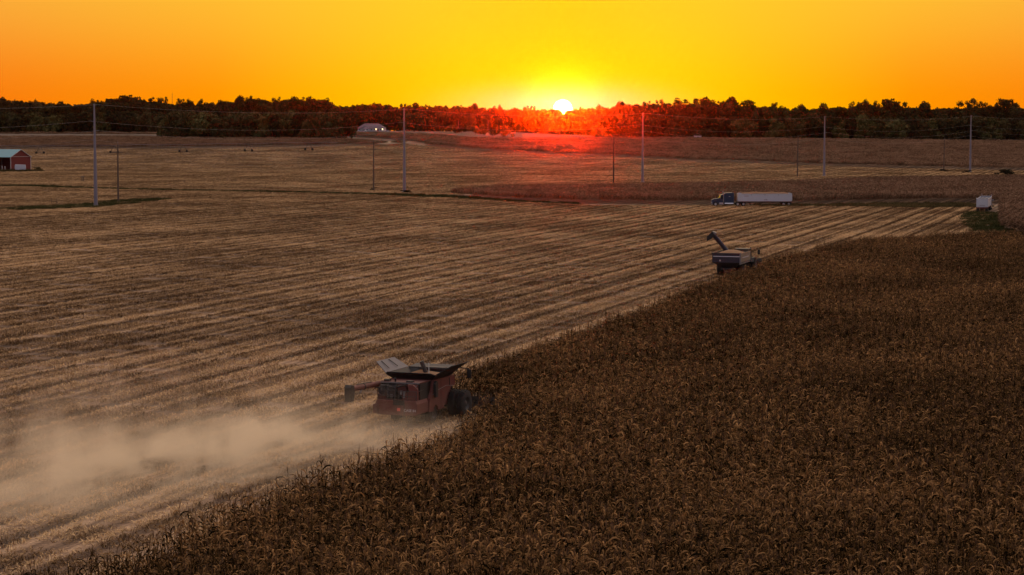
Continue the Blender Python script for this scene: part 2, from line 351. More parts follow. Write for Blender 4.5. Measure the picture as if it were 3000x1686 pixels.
def rowpoints(poly, drow, dalong, jit=0.05, inset=0.0, thin=None):
    """grid points on crop rows inside a polygon"""
    p = np.array(poly); ac = p@np.array(RN); al = p@np.array(RD)
    A, B = np.meshgrid(np.arange(ac.min(), ac.max(), drow), np.arange(al.min(), al.max(), dalong))
    A = A.ravel() + rng.normal(0, jit, A.size); B = B.ravel() + rng.normal(0, dalong*.25, B.size)
    X = A*RN[0]+B*RD[0]; Y = A*RN[1]+B*RD[1]; k = inside(poly, X, Y)
    return np.column_stack([X[k], Y[k]])

# corn plant
def leaf(mb, base, ang, L, w, lift, droop, seg=4, twist=0.0, kink=None):
    d = Vector((math.cos(ang), math.sin(ang), 0)); side = Vector((-math.sin(ang), math.cos(ang), 0))
    p = Vector(base); el = lift; vs = []
    for i in range(seg+1):
        t = i/seg; ww = w*(0.6+0.9*t if t < .35 else (1-t)/.65*.92+.06)/2
        s = (side*math.cos(twist*t) + Vector((0, 0, 1))*math.sin(twist*t))
        vs += [p - s*ww, p + s*ww]
        if kink is not None and i == kink: el -= 1.3
        step = (d*math.cos(el) + Vector((0, 0, 1))*math.sin(el))*(L/seg); p = p + step; el -= droop/seg
        d = d + side*random.uniform(-.12, .12); d.normalize()
    mb.add(vs, [(2*i, 2*i+1, 2*i+3, 2*i+2) for i in range(seg)], True)
def corn_plant(k, lod=0):
    rd = random; mb = MB(); h = rd.uniform(1.95, 2.25); lean = Vector((rd.uniform(-.1, .1), rd.uniform(-.1, .1), 0))
    if lod < 1: mb.tube([(0, 0, 0), Vector((0, 0, h*.5))+lean*.4, Vector((0, 0, h))+lean], [.016, .013, .006], 3, False)
    a0 = rd.uniform(0, 6.28)
    nl = 10 if lod == 0 else 6
    for i in range(nl):
        t = (i+.8)/nl; z = h*(.25+.72*t) if lod == 0 else h*(.45+.5*t)
        leaf(mb, Vector((0, 0, z))+lean*t, a0 + math.pi*(i % 2) + rd.uniform(-.6, .6), (rd.uniform(.6, .92) if lod == 0 else rd.uniform(.55, .85))*(1.05-.35*abs(t-.5)), (.085 if lod == 0 else .12)*rd.uniform(.7, 1.1),
             rd.uniform(.5, 1.25), rd.uniform(1.9, 3.4), 5 if lod == 0 else 3, rd.uniform(-1.6, 1.6), kink=rd.choice([None, None, 2, 3]) if lod == 0 else None)
    if lod == 0:   # ear in its husk
        e = Vector((0, 0, h*.48)); a = rd.uniform(0, 6.28); dd = Vector((math.cos(a), math.sin(a), -.6))
        mb.tube([e, e+dd*.1, e+dd*.25], [.015, .03, .008], 5, False)
    nf = len(mb.f)
    top = Vector((0, 0, h))+lean
    for i in range(6 if lod == 0 else 3):
        a = rd.uniform(0, 6.28); s = rd.uniform(.1, .55); L = rd.uniform(.16, .3)
        e = top + Vector((math.cos(a)*s*L, math.sin(a)*s*L, L)) if i else top+Vector((0, 0, .34))
        w = Vector((-math.sin(a), math.cos(a), 0))*(.007 if lod == 0 else .02)
        mb.add([top-w, top+w, e+w*.6, e-w*.6], [(0, 1, 2, 3)])
    return mb, nf
def split_obj(mb, nf, name, mats):
    me = mb.mesh(name, mats); idx = np.zeros(len(me.polygons), np.int32); idx[nf:] = 1; me.polygons.foreach_set("material_index", idx)
    return bpy.data.objects.new(name, me)
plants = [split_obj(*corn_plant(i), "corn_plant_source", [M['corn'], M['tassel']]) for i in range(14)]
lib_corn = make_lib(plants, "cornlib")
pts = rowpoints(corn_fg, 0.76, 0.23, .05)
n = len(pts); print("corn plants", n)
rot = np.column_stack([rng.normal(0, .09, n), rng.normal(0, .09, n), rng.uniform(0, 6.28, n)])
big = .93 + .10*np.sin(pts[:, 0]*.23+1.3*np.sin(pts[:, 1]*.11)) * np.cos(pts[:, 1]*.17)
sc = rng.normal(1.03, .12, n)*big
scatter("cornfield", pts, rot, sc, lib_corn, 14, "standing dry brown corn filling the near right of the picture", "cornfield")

# lower detail corn for the middle and far fields
def corn_patch(size, rows, per, wide):
    M0 = MB(); T0 = []
    for r_ in range(rows):
        for k in range(per):
            x = (r_+.5)/rows*size - size/2 + random.gauss(0, .05); y = (k+random.random())/per*size - size/2
            mb, nf = corn_plant(0, 1); s = random.uniform(.9, 1.18)
            vs = [(x+v[0]*s*wide, y+v[1]*s*wide, v[2]*s) for v in mb.v]
            M0.add(vs, mb.f[:nf], True)
    return M0
mid = [corn_patch(1.52, 2, 8, 1.0).build("p", M['cornfar'], link=False) for _ in range(5)]
lib_mid = make_lib(mid, "cornmid")
pts = rowpoints(corn_mid, 1.52, 1.5, .0); n = len(pts); print("mid patches", n)
rot = np.column_stack([np.zeros(n), np.zeros(n), -ROW + math.pi*rng.integers(0, 2, n)])
sc = np.column_stack([np.ones(n), np.ones(n), rng.normal(1.02, .06, n)])
scatter("cornfield", pts, rot, sc, lib_mid, 5, "long strip of brown corn behind the parked blue truck", "cornfield")
far = [corn_patch(3.6, 3, 6, 2.2).build("p", M['cornfar'], link=False) for _ in range(5)]
lib_far = make_lib(far, "cornfar")
for poly, lab in ((far_right, "broad brown cornfield below the right woods and the sun"), (far_left, "brown corn strip behind the wheeled irrigation line"), (far_back, "thin distant corn strip at the foot of the left woods"), (far_mid, "curving patch of brown corn in front of the white house")):
    pts = rowpoints(poly, 3.6, 3.6, .3); n = len(pts); print("far patches", n)
    rot = np.column_stack([np.zeros(n), np.zeros(n), rng.uniform(0, 6.28, n)])
    sc = np.column_stack([np.ones(n), np.ones(n), rng.normal(1.05, .08, n)])
    scatter("cornfield", pts, rot, sc, lib_far, 5, lab, "cornfield")

# corn stubble and residue
ditch = PX([(-60, 545), (100, 546), (160, 550), (280, 553), (480, 558), (700, 561.5), (900, 566), (1100, 571), (1250, 576), (1340, 580), (1500, 591), (1700, 599)])
def stub_patch(size):
    mb = MB(); rd = random
    for r_ in range(4):
        x = (r_+.5)/4*size - size/2
        for k in range(15):
            y = (k+rd.random())/15*size - size/2; h = rd.uniform(.06, .24); w = .016; xx = x+rd.gauss(0, .03)
            tx, ty = rd.gauss(0, .06), rd.gauss(0, .06)
            mb.add([(xx-w, y-w, 0), (xx+w, y-w, 0), (xx, y+w, 0), (xx-w+tx, y-w+ty, h), (xx+w+tx, y-w+ty, h), (xx+tx, y+w+ty, h)], [(0, 1, 4, 3), (1, 2, 5, 4), (2, 0, 3, 5), (3, 4, 5)])
    for k in range(230):
        x, y = rd.uniform(-.5, .5)*size, rd.uniform(-.5, .5)*size; a = rd.uniform(0, 6.28); L = rd.uniform(.12, .42); w = rd.uniform(.02, .075)
        z0, z1, zm = rd.uniform(.01, .1), rd.uniform(.01, .16), rd.uniform(.05, .2)
        c, s = math.cos(a), math.sin(a)
        mb.add([(x+s*w/2, y-c*w/2, z0), (x-s*w/2, y+c*w/2, z0), (x+c*L/2-s*w/2, y+s*L/2+c*w/2, zm), (x+c*L/2+s*w/2, y+s*L/2-c*w/2, zm),
                (x+c*L-s*w/2, y+s*L+c*w/2, z1), (x+c*L+s*w/2, y+s*L-c*w/2, z1)], [(0, 1, 2, 3), (3, 2, 4, 5)])
    return mb
stubs = [stub_patch(3.04).build("p", M['residue'], link=False) for _ in range(6)]
lib_st = make_lib(stubs, "stublib")
sp = [(-50, 50), (-27.5, 50), (-17, 78.4), (-12.8, 91.9), (-4.6, 111.6), (3, 131), (-4, 138), (-.3, 152.5), (13.6, 195.6), (22.7, 227.8), (32, 255.5), (47.5, 296), (61, 318), (79, 328), (85, 340), (88, 350), (90, 380), (118, 492), (20, 496)] + [(p[0], p[1]-2.5) for p in reversed(ditch[:-1])] + [(-130, 330)]
pts = rowpoints(sp, 3.04, 3.0, .0); n = len(pts); print("stub", n)
rot = np.column_stack([np.zeros(n), np.zeros(n), -ROW + math.pi*rng.integers(0, 2, n)])
sc = np.column_stack([np.ones(n), np.ones(n), rng.uniform(.6, 1.35, n)])
scatter("corn_stubble", pts, rot, sc, lib_st, 6, "short cut stalks and leaf litter over the near harvested field", "stubble", z=.03)
sp2 = [(p[0], p[1]+2.5) for p in ditch[:9]] + [(-20, 570), (0, 600), (40, 615), (93, 656), (190, 730), (300, 900)] + [(p[0], p[1]-3) for p in reversed(far_right[:10])] + [(p[0], p[1]-3) for p in reversed(far_left[:5])] + [(-240, 800)]
pts = rowpoints(sp2, 4.2, 4.2, .3); n = len(pts); print("stub far", n)
rot = np.column_stack([np.zeros(n), np.zeros(n), rng.uniform(0, 6.28, n)])
sc = np.column_stack([np.full(n, 1.5), np.full(n, 1.5), rng.uniform(.5, 1.3, n)])
scatter("corn_stubble", pts, rot, sc, lib_st, 6, "cut stalks and litter over the far harvested field beyond the grass line", "stubble", z=.03)

# ---------------------------------------------------------------- grass strips
def tuft(size, n_, h, w):
    mb = MB()
    for k in range(n_):
        a = random.uniform(0, 6.28); L = h*random.uniform(.4, 1.1)
        leaf(mb, (random.uniform(-.5, .5)*size, random.uniform(-.5, .5)*size, 0), a, L, w, random.uniform(.9, 1.5), random.uniform(.3, 1.8), 3)
    return mb
lib_gr = make_lib([tuft(1.6, 120, .75, .05).build("p", M['grass'], link=False) for _ in range(4)], "grasslib")
lib_wd = make_lib([tuft(1.6, 120, .95, .07).build("p", M['weeds'], link=False) for _ in range(4)], "weedlib")
def band(line, widths):
    """a strip polygon around a polyline of ground points"""
    l, r = [], []
    for i, p in enumerate(line):
        a, b = Vector(line[max(i-1, 0)]), Vector(line[min(i+1, len(line)-1)]); d = (b-a).normalized(); n_ = Vector((-d.y, d.x)); w = widths[i]/2
        l.append(tuple(Vector(p)+n_*w)); r.append(tuple(Vector(p)-n_*w))
    return l + r[::-1]
def verge(poly, lab, lib=lib_gr, step=1.5, hs=(.5, 1.3), dens=.85, mound=None, cat="grass"):
    sheet("verge", poly, 0.06, M['verge'], 20)
    pts = rowpoints(poly, step, step, step*.3); pts = pts[rng.random(len(pts)) < dens]; n = len(pts)
    rot = np.column_stack([np.zeros(n), np.zeros(n), rng.uniform(0, 6.28, n)]); s = rng.uniform(hs[0], hs[1], n)
    scatter("grass", pts, rot, np.column_stack([np.ones(n)*1.1, np.ones(n)*1.1, s]), lib, 4, lab, cat, z=.05)
verge(band(ditch, [5, 8, 7, 4, 4, 4, 4, 6, 14, 9, 4, 3]), "thin dark green grass line between the two harvested fields", hs=(.5, 1.2))
verge(PX([(-40, 616), (100, 607), (270, 598), (330, 590), (480, 583), (520, 583), (400, 597), (310, 608), (100, 617)]), "green grass wedge around the foot of the nearest tall steel pole", hs=(.4, 1.0))
verge([(60, 488), (85, 486), (100, 478), (118, 484), (116, 505), (96, 506), (77, 496), (60, 496)], "weedy olive headland right of the blue truck", lib=lib_wd, hs=(.4, 1.0))
verge([(88, 384), (92.3, 376), (97, 392), (111.5, 453), (103, 453), (95, 420)], "lush green grass behind the white trailer", hs=(.4, .9))
verge([(83, 330), (90, 330), (94, 376), (90, 388), (80, 345)], "dark green grass patch at the far corner of the near cornfield", hs=(.4, .9))
bx, by = P(40, 503)
verge([(bx-20, by-14), (bx+3, by-8), (bx+14, by), (bx+11, by+7), (bx-2, by+5), (bx-20, by-4)], "dry yellow weeds growing round the foot of the red barn", lib=lib_wd, hs=(.7, 1.6), dens=1)

# ---------------------------------------------------------------- trees
def crown(lobes, n_, size, squash=1.0, hollow=.45):
    mb = MB(); vs = []; tot = sum(l[3]**2 for l in lobes)
    for (cx, cy, cz, r) in lobes:
        for k in range(max(6, int(n_*r*r/tot))):
            d = Vector((random.gauss(0, 1), random.gauss(0, 1), random.gauss(0, 1))).normalized()
            rr = r*(random.uniform(hollow, 1.0)**.5)*random.uniform(.85, 1.12)
            p = Vector((cx, cy, cz)) + Vector((d.x*rr, d.y*rr, d.z*rr*squash))
            u = Vector((random.gauss(0, 1), random.gauss(0, 1), random.gauss(0, 1))).normalized(); v = u.cross(d + Vector((.01, .2, .1))).normalized(); s = size*random.uniform(.5, 1.1)
            mb.add([p-u*s, p-v*s*.7, p+u*s, p+v*s*.7], [(0, 1, 2, 3)])
    return mb
def tree_mesh(kind):
    rd = random; lobes = []; tr = MB()
    if kind == 'dense':
        for k in range(11):
            a = rd.uniform(0, 6.28); q = rd.uniform(0, 5.2); lobes.append((math.cos(a)*q, math.sin(a)*q, rd.uniform(7, 19.5)-q*.7, rd.uniform(2.0, 3.6)))
        c = crown(lobes, 2500, .78)
    elif kind == 'lacy':
        for k in range(19):
            a = rd.uniform(0, 6.28); q = rd.uniform(.8, 6.4); lobes.append((math.cos(a)*q, math.sin(a)*q, rd.uniform(11.5, 21.5)-q*.45, rd.uniform(.8, 1.9)))
        c = crown(lobes, 1900, .4, hollow=.2)
    elif kind == 'low':
        for k in range(10):
            a = rd.uniform(0, 6.28); q = rd.uniform(0, 5.5); lobes.append((math.cos(a)*q, math.sin(a)*q, rd.uniform(2.5, 15)*(1-q/14), rd.uniform(2.4, 4.0)))
        c = crown(lobes, 2400, .82)
    else:
        for k in range(9):
            a = rd.uniform(0, 6.28); q = rd.uniform(0, 3.2); lobes.append((math.cos(a)*q, math.sin(a)*q, rd.uniform(1.0, 4.2), rd.uniform(.9, 1.6)))
        c = crown(lobes, 1500, .33)
    top = max(l[2]+l[3] for l in lobes)
    zt = top*.62
    tr.tube([(0, 0, -.3), (.1, 0, zt*.5), (rd.uniform(-.5, .5), rd.uniform(-.5, .5), zt)], [.42*top/22, .3*top/22, .14*top/22], 6, False)
    for l in lobes:
        zs = min(zt*.95, max(zt*.35, l[2]-3)); m_ = Vector((l[0]*.45, l[1]*.45, (zs+l[2])/2+.3))
        tr.tube([(0.05, 0, zs), m_, (l[0], l[1], l[2]+l[3]*.4)], [.15*top/22, .1*top/22, .03], 4, False)
    return c, tr, top
TREES = {}
for kind, n_, mats in (('dense', 5, ['leafd', 'leafo', 'leafd', 'leafo', 'leafd']), ('lacy', 6, ['leafd']*6), ('low', 5, ['leafo', 'leafd', 'leafo', 'leafg', 'leafd']), ('bush', 3, ['leafo', 'leafd', 'leafg'])):
    for i in range(n_):
        c, t, top = tree_mesh(kind); cm = c.mesh("crown", M[mats[i]]); tm = t.mesh("trunk", M['bark']); TREES[(kind, i)] = (cm, tm, top)
def tree(kind, i, x, y, h, w, label, group, name='tree', cat='tree', rz=None, mat=None):
    cm, tm, top = TREES[(kind, i)]
    e = empty(name, (x, y, g1(x, y)), random.uniform(0, 6.28) if rz is None else rz); s = h/top; e.scale = (s*w, s*w, s)
    if mat:
        cm = cm.copy(); cm.materials[0] = M[mat]
    for nm, me in (('crown', cm), ('trunk', tm)):
        o = bpy.data.objects.new(nm, me); COL.objects.link(o); o.parent = e
    return tag(e, label, cat, group)
# wood masses: joined source = crown + trunk
def wood_lib(keys, name):
    obs = []
    for k in keys:
        cm, tm, top = TREES[k]; bm = bmesh.new(); bm.from_mesh(cm); nf = len(bm.faces); bm.from_mesh(tm); bm.faces.ensure_lookup_table()
        for i, f in enumerate(bm.faces): f.material_index = 0 if i < nf else 1
        bmesh.ops.scale(bm, verts=bm.verts, vec=(1/top*20,)*3)
        me = bpy.data.meshes.new("w"); bm.to_mesh(me); bm.free(); me.materials.append(cm.materials[0]); me.materials.append(M['bark'])
        obs.append(bpy.data.objects.new("w", me))
    return make_lib(obs, name)
lib_w = wood_lib([('dense', i) for i in range(5)] + [('low', i) for i in (1, 4)], "woodlib")
lib_l = wood_lib([('low', i) for i in range(5)], "woodlow")
SKY = np.array([(-120, 250), (0, 248), (60, 255), (130, 258), (200, 262), (265, 256), (290, 247), (380, 254), (440, 262), (500, 258), (560, 258), (600, 252), (640, 248), (700, 254), (720, 250), (800, 250), (835, 258), (850, 268), (870, 272), (890, 266), (950, 264), (1000, 270), (1110, 269), (1200, 272), (1310, 274), (1340, 277), (1450, 277), (1500, 274), (1540, 272), (1570, 262), (1620, 266), (1650, 258), (1700, 262), (1780, 258), (1830, 258), (1870, 262), (1910, 266), (2000, 272), (2100, 270), (2200, 262), (2250, 264), (2300, 270), (2370, 272), (2440, 268), (2500, 268), (2560, 268), (2700, 262)])*1.1646
def sky_h(px, d): return H + (378 - np.interp(px, SKY[:, 0], SKY[:, 1]))/F*d
def wood(name, px0, px1, d0, d1, step, hf, lib, nv, label, jy=5, lowcap=None, drift=None):
    P_, S_, R_ = [], [], []
    d = d0
    while d <= d1:
        x = (px0-CX)/F*d
        while x < (px1-CX)/F*d:
            xx = x+random.gauss(0, step*.3); yy = d+random.gauss(0, jy) + (drift(xx) if drift else 0); px = CX+xx/yy*F
            top = sky_h(px, yy) - g1(xx, yy)
            h = (top*hf if lowcap is None else lowcap)*(random.uniform(.88, 1.06) if lowcap is None else random.uniform(.82, 1.15))
            P_.append((xx, yy)); S_.append((h/20*random.uniform(.9, 1.25), h/20*random.uniform(.9, 1.25), h/20)); R_.append((0, 0, random.uniform(0, 6.28)))
            x += step
        d += step*1.3
    print(name, len(P_))
    return scatter(name, P_, R_, S_, lib, nv, label, "wood")
wood("woodland", -120, 1010, 1640, 1720, 7.5, .94, lib_w, 7, "dark far wood rising behind the left fields")
wood("woodland", 990, 1800, 1745, 1800, 7.5, .98, lib_w, 7, "low dark wood behind the white house and under the sun")
wood("woodland", 1765, 3150, 1455, 1520, 7.0, .94, lib_w, 7, "long dark wood behind the right cornfield")
wood("woodland_edge", -120, 255, 1520, 1550, 7, 1, lib_l, 5, "olive shrubby edge of the wood at the far left", lowcap=14)
wood("woodland_edge", 505, 1005, 1335, 1400, 6.5, 1, lib_l, 5, "brown olive grove standing forward of the left wood", lowcap=17)
wood("woodland_edge", 990, 1800, 1715, 1730, 6.5, 1, lib_l, 5, "low brush along the foot of the middle wood", lowcap=15)
wood("woodland_edge", 1765, 3150, 1425, 1445, 6.0, 1, lib_l, 5, "lower leafy fringe along the right wood", lowcap=15)
wood("woodland_edge", 250, 520, 1600, 1620, 7, 1, lib_l, 5, "shaded brush in the gap between the two left groves", lowcap=15)

# skyline trees that stand out (photo px, top px, kind, variant, width factor, label)
sky_list = [
 (20, 287, 'dense', 0, 1.1, 760, "rounded dark tree on the skyline at the far left edge"),
 (108, 291, 'lacy', 0, .8, 0, "small thin crown poking up between the left edge and the first steel pole"),
 (180, 297, 'dense', 2, .9, 0, "low domed tree on the skyline left of the nearest steel pole"),
 (283, 290, 'lacy', 1, 1.1, 0, "feathery tree on the skyline just behind the nearest steel pole top"),
 (322, 291, 'lacy', 2, .8, 0, "small ragged crown right of the nearest steel pole top"),
 (368, 280, 'dense', 4, 1.3, 0, "tall broad dark tree, highest of the far left skyline"),
 (400, 284, 'dense', 2, 1.2, 0, "wide dark tree joined to the right of the highest left tree"),
 (450, 285, 'lacy', 3, 1.1, 0, "see-through tree just left of the radio mast"),
 (480, 284, 'lacy', 4, 1.0, 0, "open crown with sky gaps beside the radio mast"),
 (530, 288, 'lacy', 5, .9, 0, "airy tree just right of the radio mast"),
 (560, 290, 'lacy', 0, .9, 0, "airy tree, second to the right of the radio mast"),
 (590, 290, 'lacy', 1, .8, 0, "third airy tree right of the radio mast, ahead of the big grove"),
 (648, 292, 'lacy', 2, .7, 0, "thin low crown over the left end of the grove"),
 (712, 282, 'dense', 0, 1.0, 0, "bushy tree rising from the left half of the grove skyline"),
 (738, 281, 'lacy', 3, 1.0, 0, "spiky topped tree, highest of the left grove"),
 (815, 284, 'lacy', 4, .8, 0, "single knob of foliage midway along the grove skyline"),
 (865, 283, 'dense', 2, 1.0, 0, "broad tree left of the bright gap in the grove"),
 (908, 282, 'lacy', 5, 1.1, 0, "large tree against the bright gap in the grove skyline"),
 (955, 287, 'lacy', 1, 1.0, 0, "last big tree at the right end of the grove skyline"),
 (1100, 301, 'lacy', 0, 1.3, 1, "wide lacy crown on the skyline above the white house"),
 (1045, 306, 'lacy', 5, 1.0, 1, "low lacy crown left of the house roof on the skyline"),
 (1183, 303, 'lacy', 2, .9, 1, "tree behind the top of the second steel pole"),
 (1215, 301, 'dense', 2, .9, 1, "round dark tree right of the second steel pole top"),
 (1250, 306, 'lacy', 3, .8, 1, "thin tree, second right of the second steel pole top"),
 (1310, 311, 'dense', 0, .8, 1, "low tree halfway between the second steel pole and the sun"),
 (1352, 308, 'lacy', 4, .9, 1, "scraggly crown in the dip well left of the sun"),
 (1392, 304, 'dense', 4, .9, 1, "dark tree, highest between the second steel pole and the sun"),
 (1460, 307, 'lacy', 1, .9, 1, "feathery tree left of the sun"),
 (1552, 309, 'lacy', 2, .9, 1, "wispy tree standing close left of the sun"),
 (1700, 313, 'lacy', 3, .9, 1, "wispy tree standing close right of the sun"),
 (1752, 306, 'lacy', 0, 1.0, 1, "lacy tree at the left end of the right wood skyline"),
 (1815, 297, 'dense', 0, 1.0, 2, "leaning dark tree left of the third steel pole"),
 (1868, 305, 'dense', 2, 1.1, 2, "broad tree behind the third steel pole top"),
 (1900, 296, 'lacy', 4, .8, 2, "small crown right of the third steel pole top"),
 (1935, 291, 'lacy', 5, .9, 2, "second crown right of the third steel pole, beside a dip"),
 (1992, 287, 'lacy', 1, 1.3, 2, "big open crowned tree after the dip right of the third pole"),
 (2045, 287, 'lacy', 2, 1.3, 2, "tree with bright sky holes beside the big open crown"),
 (2072, 286, 'dense', 0, .8, 2, "narrow dark tree beside the tree with sky holes"),
 (2105, 296, 'lacy', 3, .8, 2, "low see-through crown between two tall dark trees"),
 (2142, 285, 'dense', 4, 1.0, 2, "tall dark tree, highest of the right wood's left half"),
 (2195, 293, 'dense', 2, 1.4, 2, "wide domed tree right of the tallest dark one"),
 (2277, 300, 'lacy', 4, .9, 2, "lone knob standing above the wood over the truck"),
 (2340, 307, 'dense', 0, 1.0, 2, "low rounded tree left of the fourth steel pole"),
 (2410, 302, 'dense', 2, .9, 2, "round tree behind the fourth steel pole top"),
 (2500, 297, 'lacy', 5, 1.0, 2, "upright crown with sky under it, right of the fourth steel pole"),
 (2535, 291, 'lacy', 0, 1.0, 2, "pale leafed upright tree, tallest near the fourth steel pole"),
 (2565, 295, 'lacy', 1, .8, 2, "slim tree just right of the pale leafed one"),
 (2592, 291, 'dense', 4, 1.1, 2, "broad dark tree between the fourth and fifth steel poles"),
 (2625, 296, 'lacy', 2, 1.0, 2, "ragged shoulder tree right of the broad dark one"),
 (2695, 299, 'dense', 0, 1.1, 2, "low domed tree left of the fifth steel pole"),
 (2843, 288, 'lacy', 3, 1.2, 2, "tall leaning open crown above the fifth steel pole"),
 (2880, 297, 'lacy', 4, 1.0, 2, "ragged crown just right of the tall leaning one"),
 (2930, 288, 'lacy', 5, 1.5, 2, "massive spreading tree near the right edge"),
 (2952, 292, 'dense', 2, 1.1, 2, "dense half of the massive tree near the right edge"),
]
for px, py, kind, i, w, zone, lab in sky_list:
    d = {0: 1665, 760: 1665, 1: 1760, 2: 1470}[zone] + random.uniform(-8, 8)
    if zone == 0 and 640 < px < 1000: d = 1630
    x = (px-CX)/F*d; h = (378-py)/F*d + H - g1(x, d)
    tree(kind, i, x, d, h, w*.95, lab, "trees on the woodland skyline")
# front trees one can tell apart at the right
for px, py, w, d, mat, lab in ((2178, 345, 1.4, 1415, 'leafg', "rounded olive tree at the field edge above the truck's load"), (2465, 357, 1.3, 1415, 'leafg', "short bushy olive tree between the fourth pole and the pointed one"),
        (2525, 333, .95, 1415, 'leafg', "pointed olive tree right of the fourth steel pole"), (2630, 349, 1.4, 1415, 'leafg', "broad dome shaped olive tree midway between the fourth and fifth poles"),
        (2330, 347, 1.3, 1418, 'leafo', "tall brownish tree at the field edge left of the fourth pole"), (2060, 335, 1.5, 1418, 'leafo', "wide brown tree bulging from the wood edge right of the third pole"),
        (1985, 338, 1.1, 1418, 'leafo', "brown tree just right of the third steel pole at the wood edge"), (2710, 362, 1.3, 1415, 'leafo', "squat brown tree left of the fifth steel pole"),
        (370, 350, 1.1, 1500, 'leafd', "dark round tree standing alone in the gap between the left groves"), (1785, 360, 1.0, 1440, 'leafo', "dark shrubby corner tree where the right wood begins")):
    x = (px-CX)/F*d; h = (378-py)/F*d + H - g1(x, d)
    tree('low', random.randrange(5), x, d, h, w, lab, "trees along the field edge", mat=mat)
for px, py, h, w, mat, lab in ((1305, 388, 4.5, 1.2, 'leafd', "small dark shrub right of the white house"), (1322, 389, 6.5, 1.3, 'leafo', "pale shrub right of the house, near a thin pole"), (1352, 392, 5, 1.6, 'leafd', "low dark hedge shrub between the two thin poles"),
        (1393, 395, 7.5, 1.5, 'leafo', "olive rounded shrub under the left of the sunset"), (1418, 398, 4.5, 1.2, 'leafo', "low olive shrub between two bigger ones"), (1450, 398, 5.5, 1.2, 'leafo', "sloping shrub leaning on the biggest field shrub"), (1468, 400, 8.5, 1.3, 'leafg', "biggest yellow green shrub in the field left of the sun"),
        (1487, 402, 7.5, 1.0, 'leafo', "dark half of the biggest field shrub"), (1185, 386, 3, 1.3, 'leafd', "low bush behind the second steel pole in the distance"), (1212, 387, 3, 1.2, 'leafd', "low bush beside the distant lane right of the second pole")):
    x, y = P(px, py); tree('bush', random.randrange(3), x, y, h*1.0, w, lab, "shrubs in the far field", name='shrub', cat='shrub', mat='leafg' if mat != 'leafd' else mat)
for px, py, h, w, lab in ((2763, 503, 1.1, 2.6, "low dark weeds round the last wooden utility pole"), (2833, 507, 1.2, 2.8, "low dark weed mound at the foot of the fifth steel pole"), (2945, 513, 2.4, 2.6, "dark leafless brush pile at the right edge of the field"), (1188, 566, .9, 3, "low dark weeds at the foot of the second steel pole"),
        (1092, 559, .6, 2, "small weeds at the foot of the wooden pole left of the second steel pole"), (62, 499, 1.7, 1.6, "brown bush in front of the white tank by the barn"), (110, 500, 1.6, 2.0, "yellow green bush right of the red barn")):
    x, y = P(px, py); tree('bush', random.randrange(3), x, y, h, w, lab, "weeds and brush clumps", name='bush', cat='bush', mat='weeds' if 'yellow' in lab or 'brown' in lab else 'leafd')

# ---------------------------------------------------------------- steel poles, cables
mono = [(281, 605, 305), (1185, 563, 318), (1882, 0, 331), (2413, 0, 341), (2840, 506, 339)]
mono_d = [490, 599, 706, 800, 872]; mono_xy = []
labs = ["tall grey steel power pole at the left, nearest of the row", "tall grey steel power pole in the left middle, second of the row", "tall grey steel power pole right of the sun, foot behind the corn", "tall grey steel power pole above the white trailer load, fourth of the row", "tall grey steel power pole near the right edge, farthest of the row"]
for i, (px, pb, pt) in enumerate(mono):
    d = mono_d[i]; x = (px-CX)/F*d; top = (378-pt)/F*d + H; z0 = g1(x, d); mono_xy.append((x, d, top))
    e = empty('steel_power_pole', (x, d, z0)); tag(e, labs[i], "power pole", "row of tall steel power poles")
    hh = top-z0; MB().tube([(0, 0, 0), (0, 0, hh*.25), (0, 0, hh*.5), (0, 0, hh)], [.5, .44, .35, .17], 12).build('shaft', M['galv'], e)
    MB().tube([(0, 0, -.1), (0, 0, .35)], .8, 12).build('base', M['concrete'], e)
    ar = MB()
    for zz, sx in ((hh-.5, .9), (hh-4.4, -1.3), (hh-6.7, 1.3), (hh-9.0, -1.3)): pass
    for zz, sx in ((hh-.4, .8), (hh-4.4, -1.1), (hh-6.7, 1.1), (hh-9.0, -1.1)):
        q = MB().tube([(0, 0, zz), (sx*.6, 0, zz+.12), (sx, 0, zz+.15)], [.07, .05, .04], 6).build('arm', M['galv'], e)
        MB().lathe_x([(0, .06), (.05, .1), (.1, .05), (.15, .1), (.2, .05), (.25, .1), (.3, .03)], sx-.15, 0, zz+.15, 8).build('insulator', M['char'], q)
dirv = Vector((mono_xy[0][0]-mono_xy[1][0], mono_xy[0][1]-mono_xy[1][1])); ext0 = (mono_xy[0][0]+dirv.x, mono_xy[0][1]+dirv.y, mono_xy[0][2])
dirv = Vector((mono_xy[4][0]-mono_xy[3][0], mono_xy[4][1]-mono_xy[3][1])); ext1 = (mono_xy[4][0]+dirv.x, mono_xy[4][1]+dirv.y, mono_xy[4][2]+1)
for nm, off, sx, sag in (("topmost thin cable strung along the steel poles", .4, .8, 1.6), ("second cable from the top on the steel poles", 4.4, -1.1, 2.3), ("third cable from the top on the steel poles", 6.7, 1.1, 2.5), ("lowest cable strung along the steel poles", 9.0, -1.1, 2.6)):
    nodes = [ext0] + mono_xy + [ext1]; path = []
    for a, b in zip(nodes[:-1], nodes[1:]):
        for k in range(16):
            t = k/16; path.append((a[0]+(b[0]-a[0])*t+sx, a[1]+(b[1]-a[1])*t, a[2]+(b[2]-a[2])*t-off+.15-4*sag*t*(1-t)))
    path.append((nodes[-1][0]+sx, nodes[-1][1], nodes[-1][2]-off+.15))
    tag(MB().tube(path, .010, 4).build('power_cable', M['wire']), nm, "cable", "cables on the steel poles")

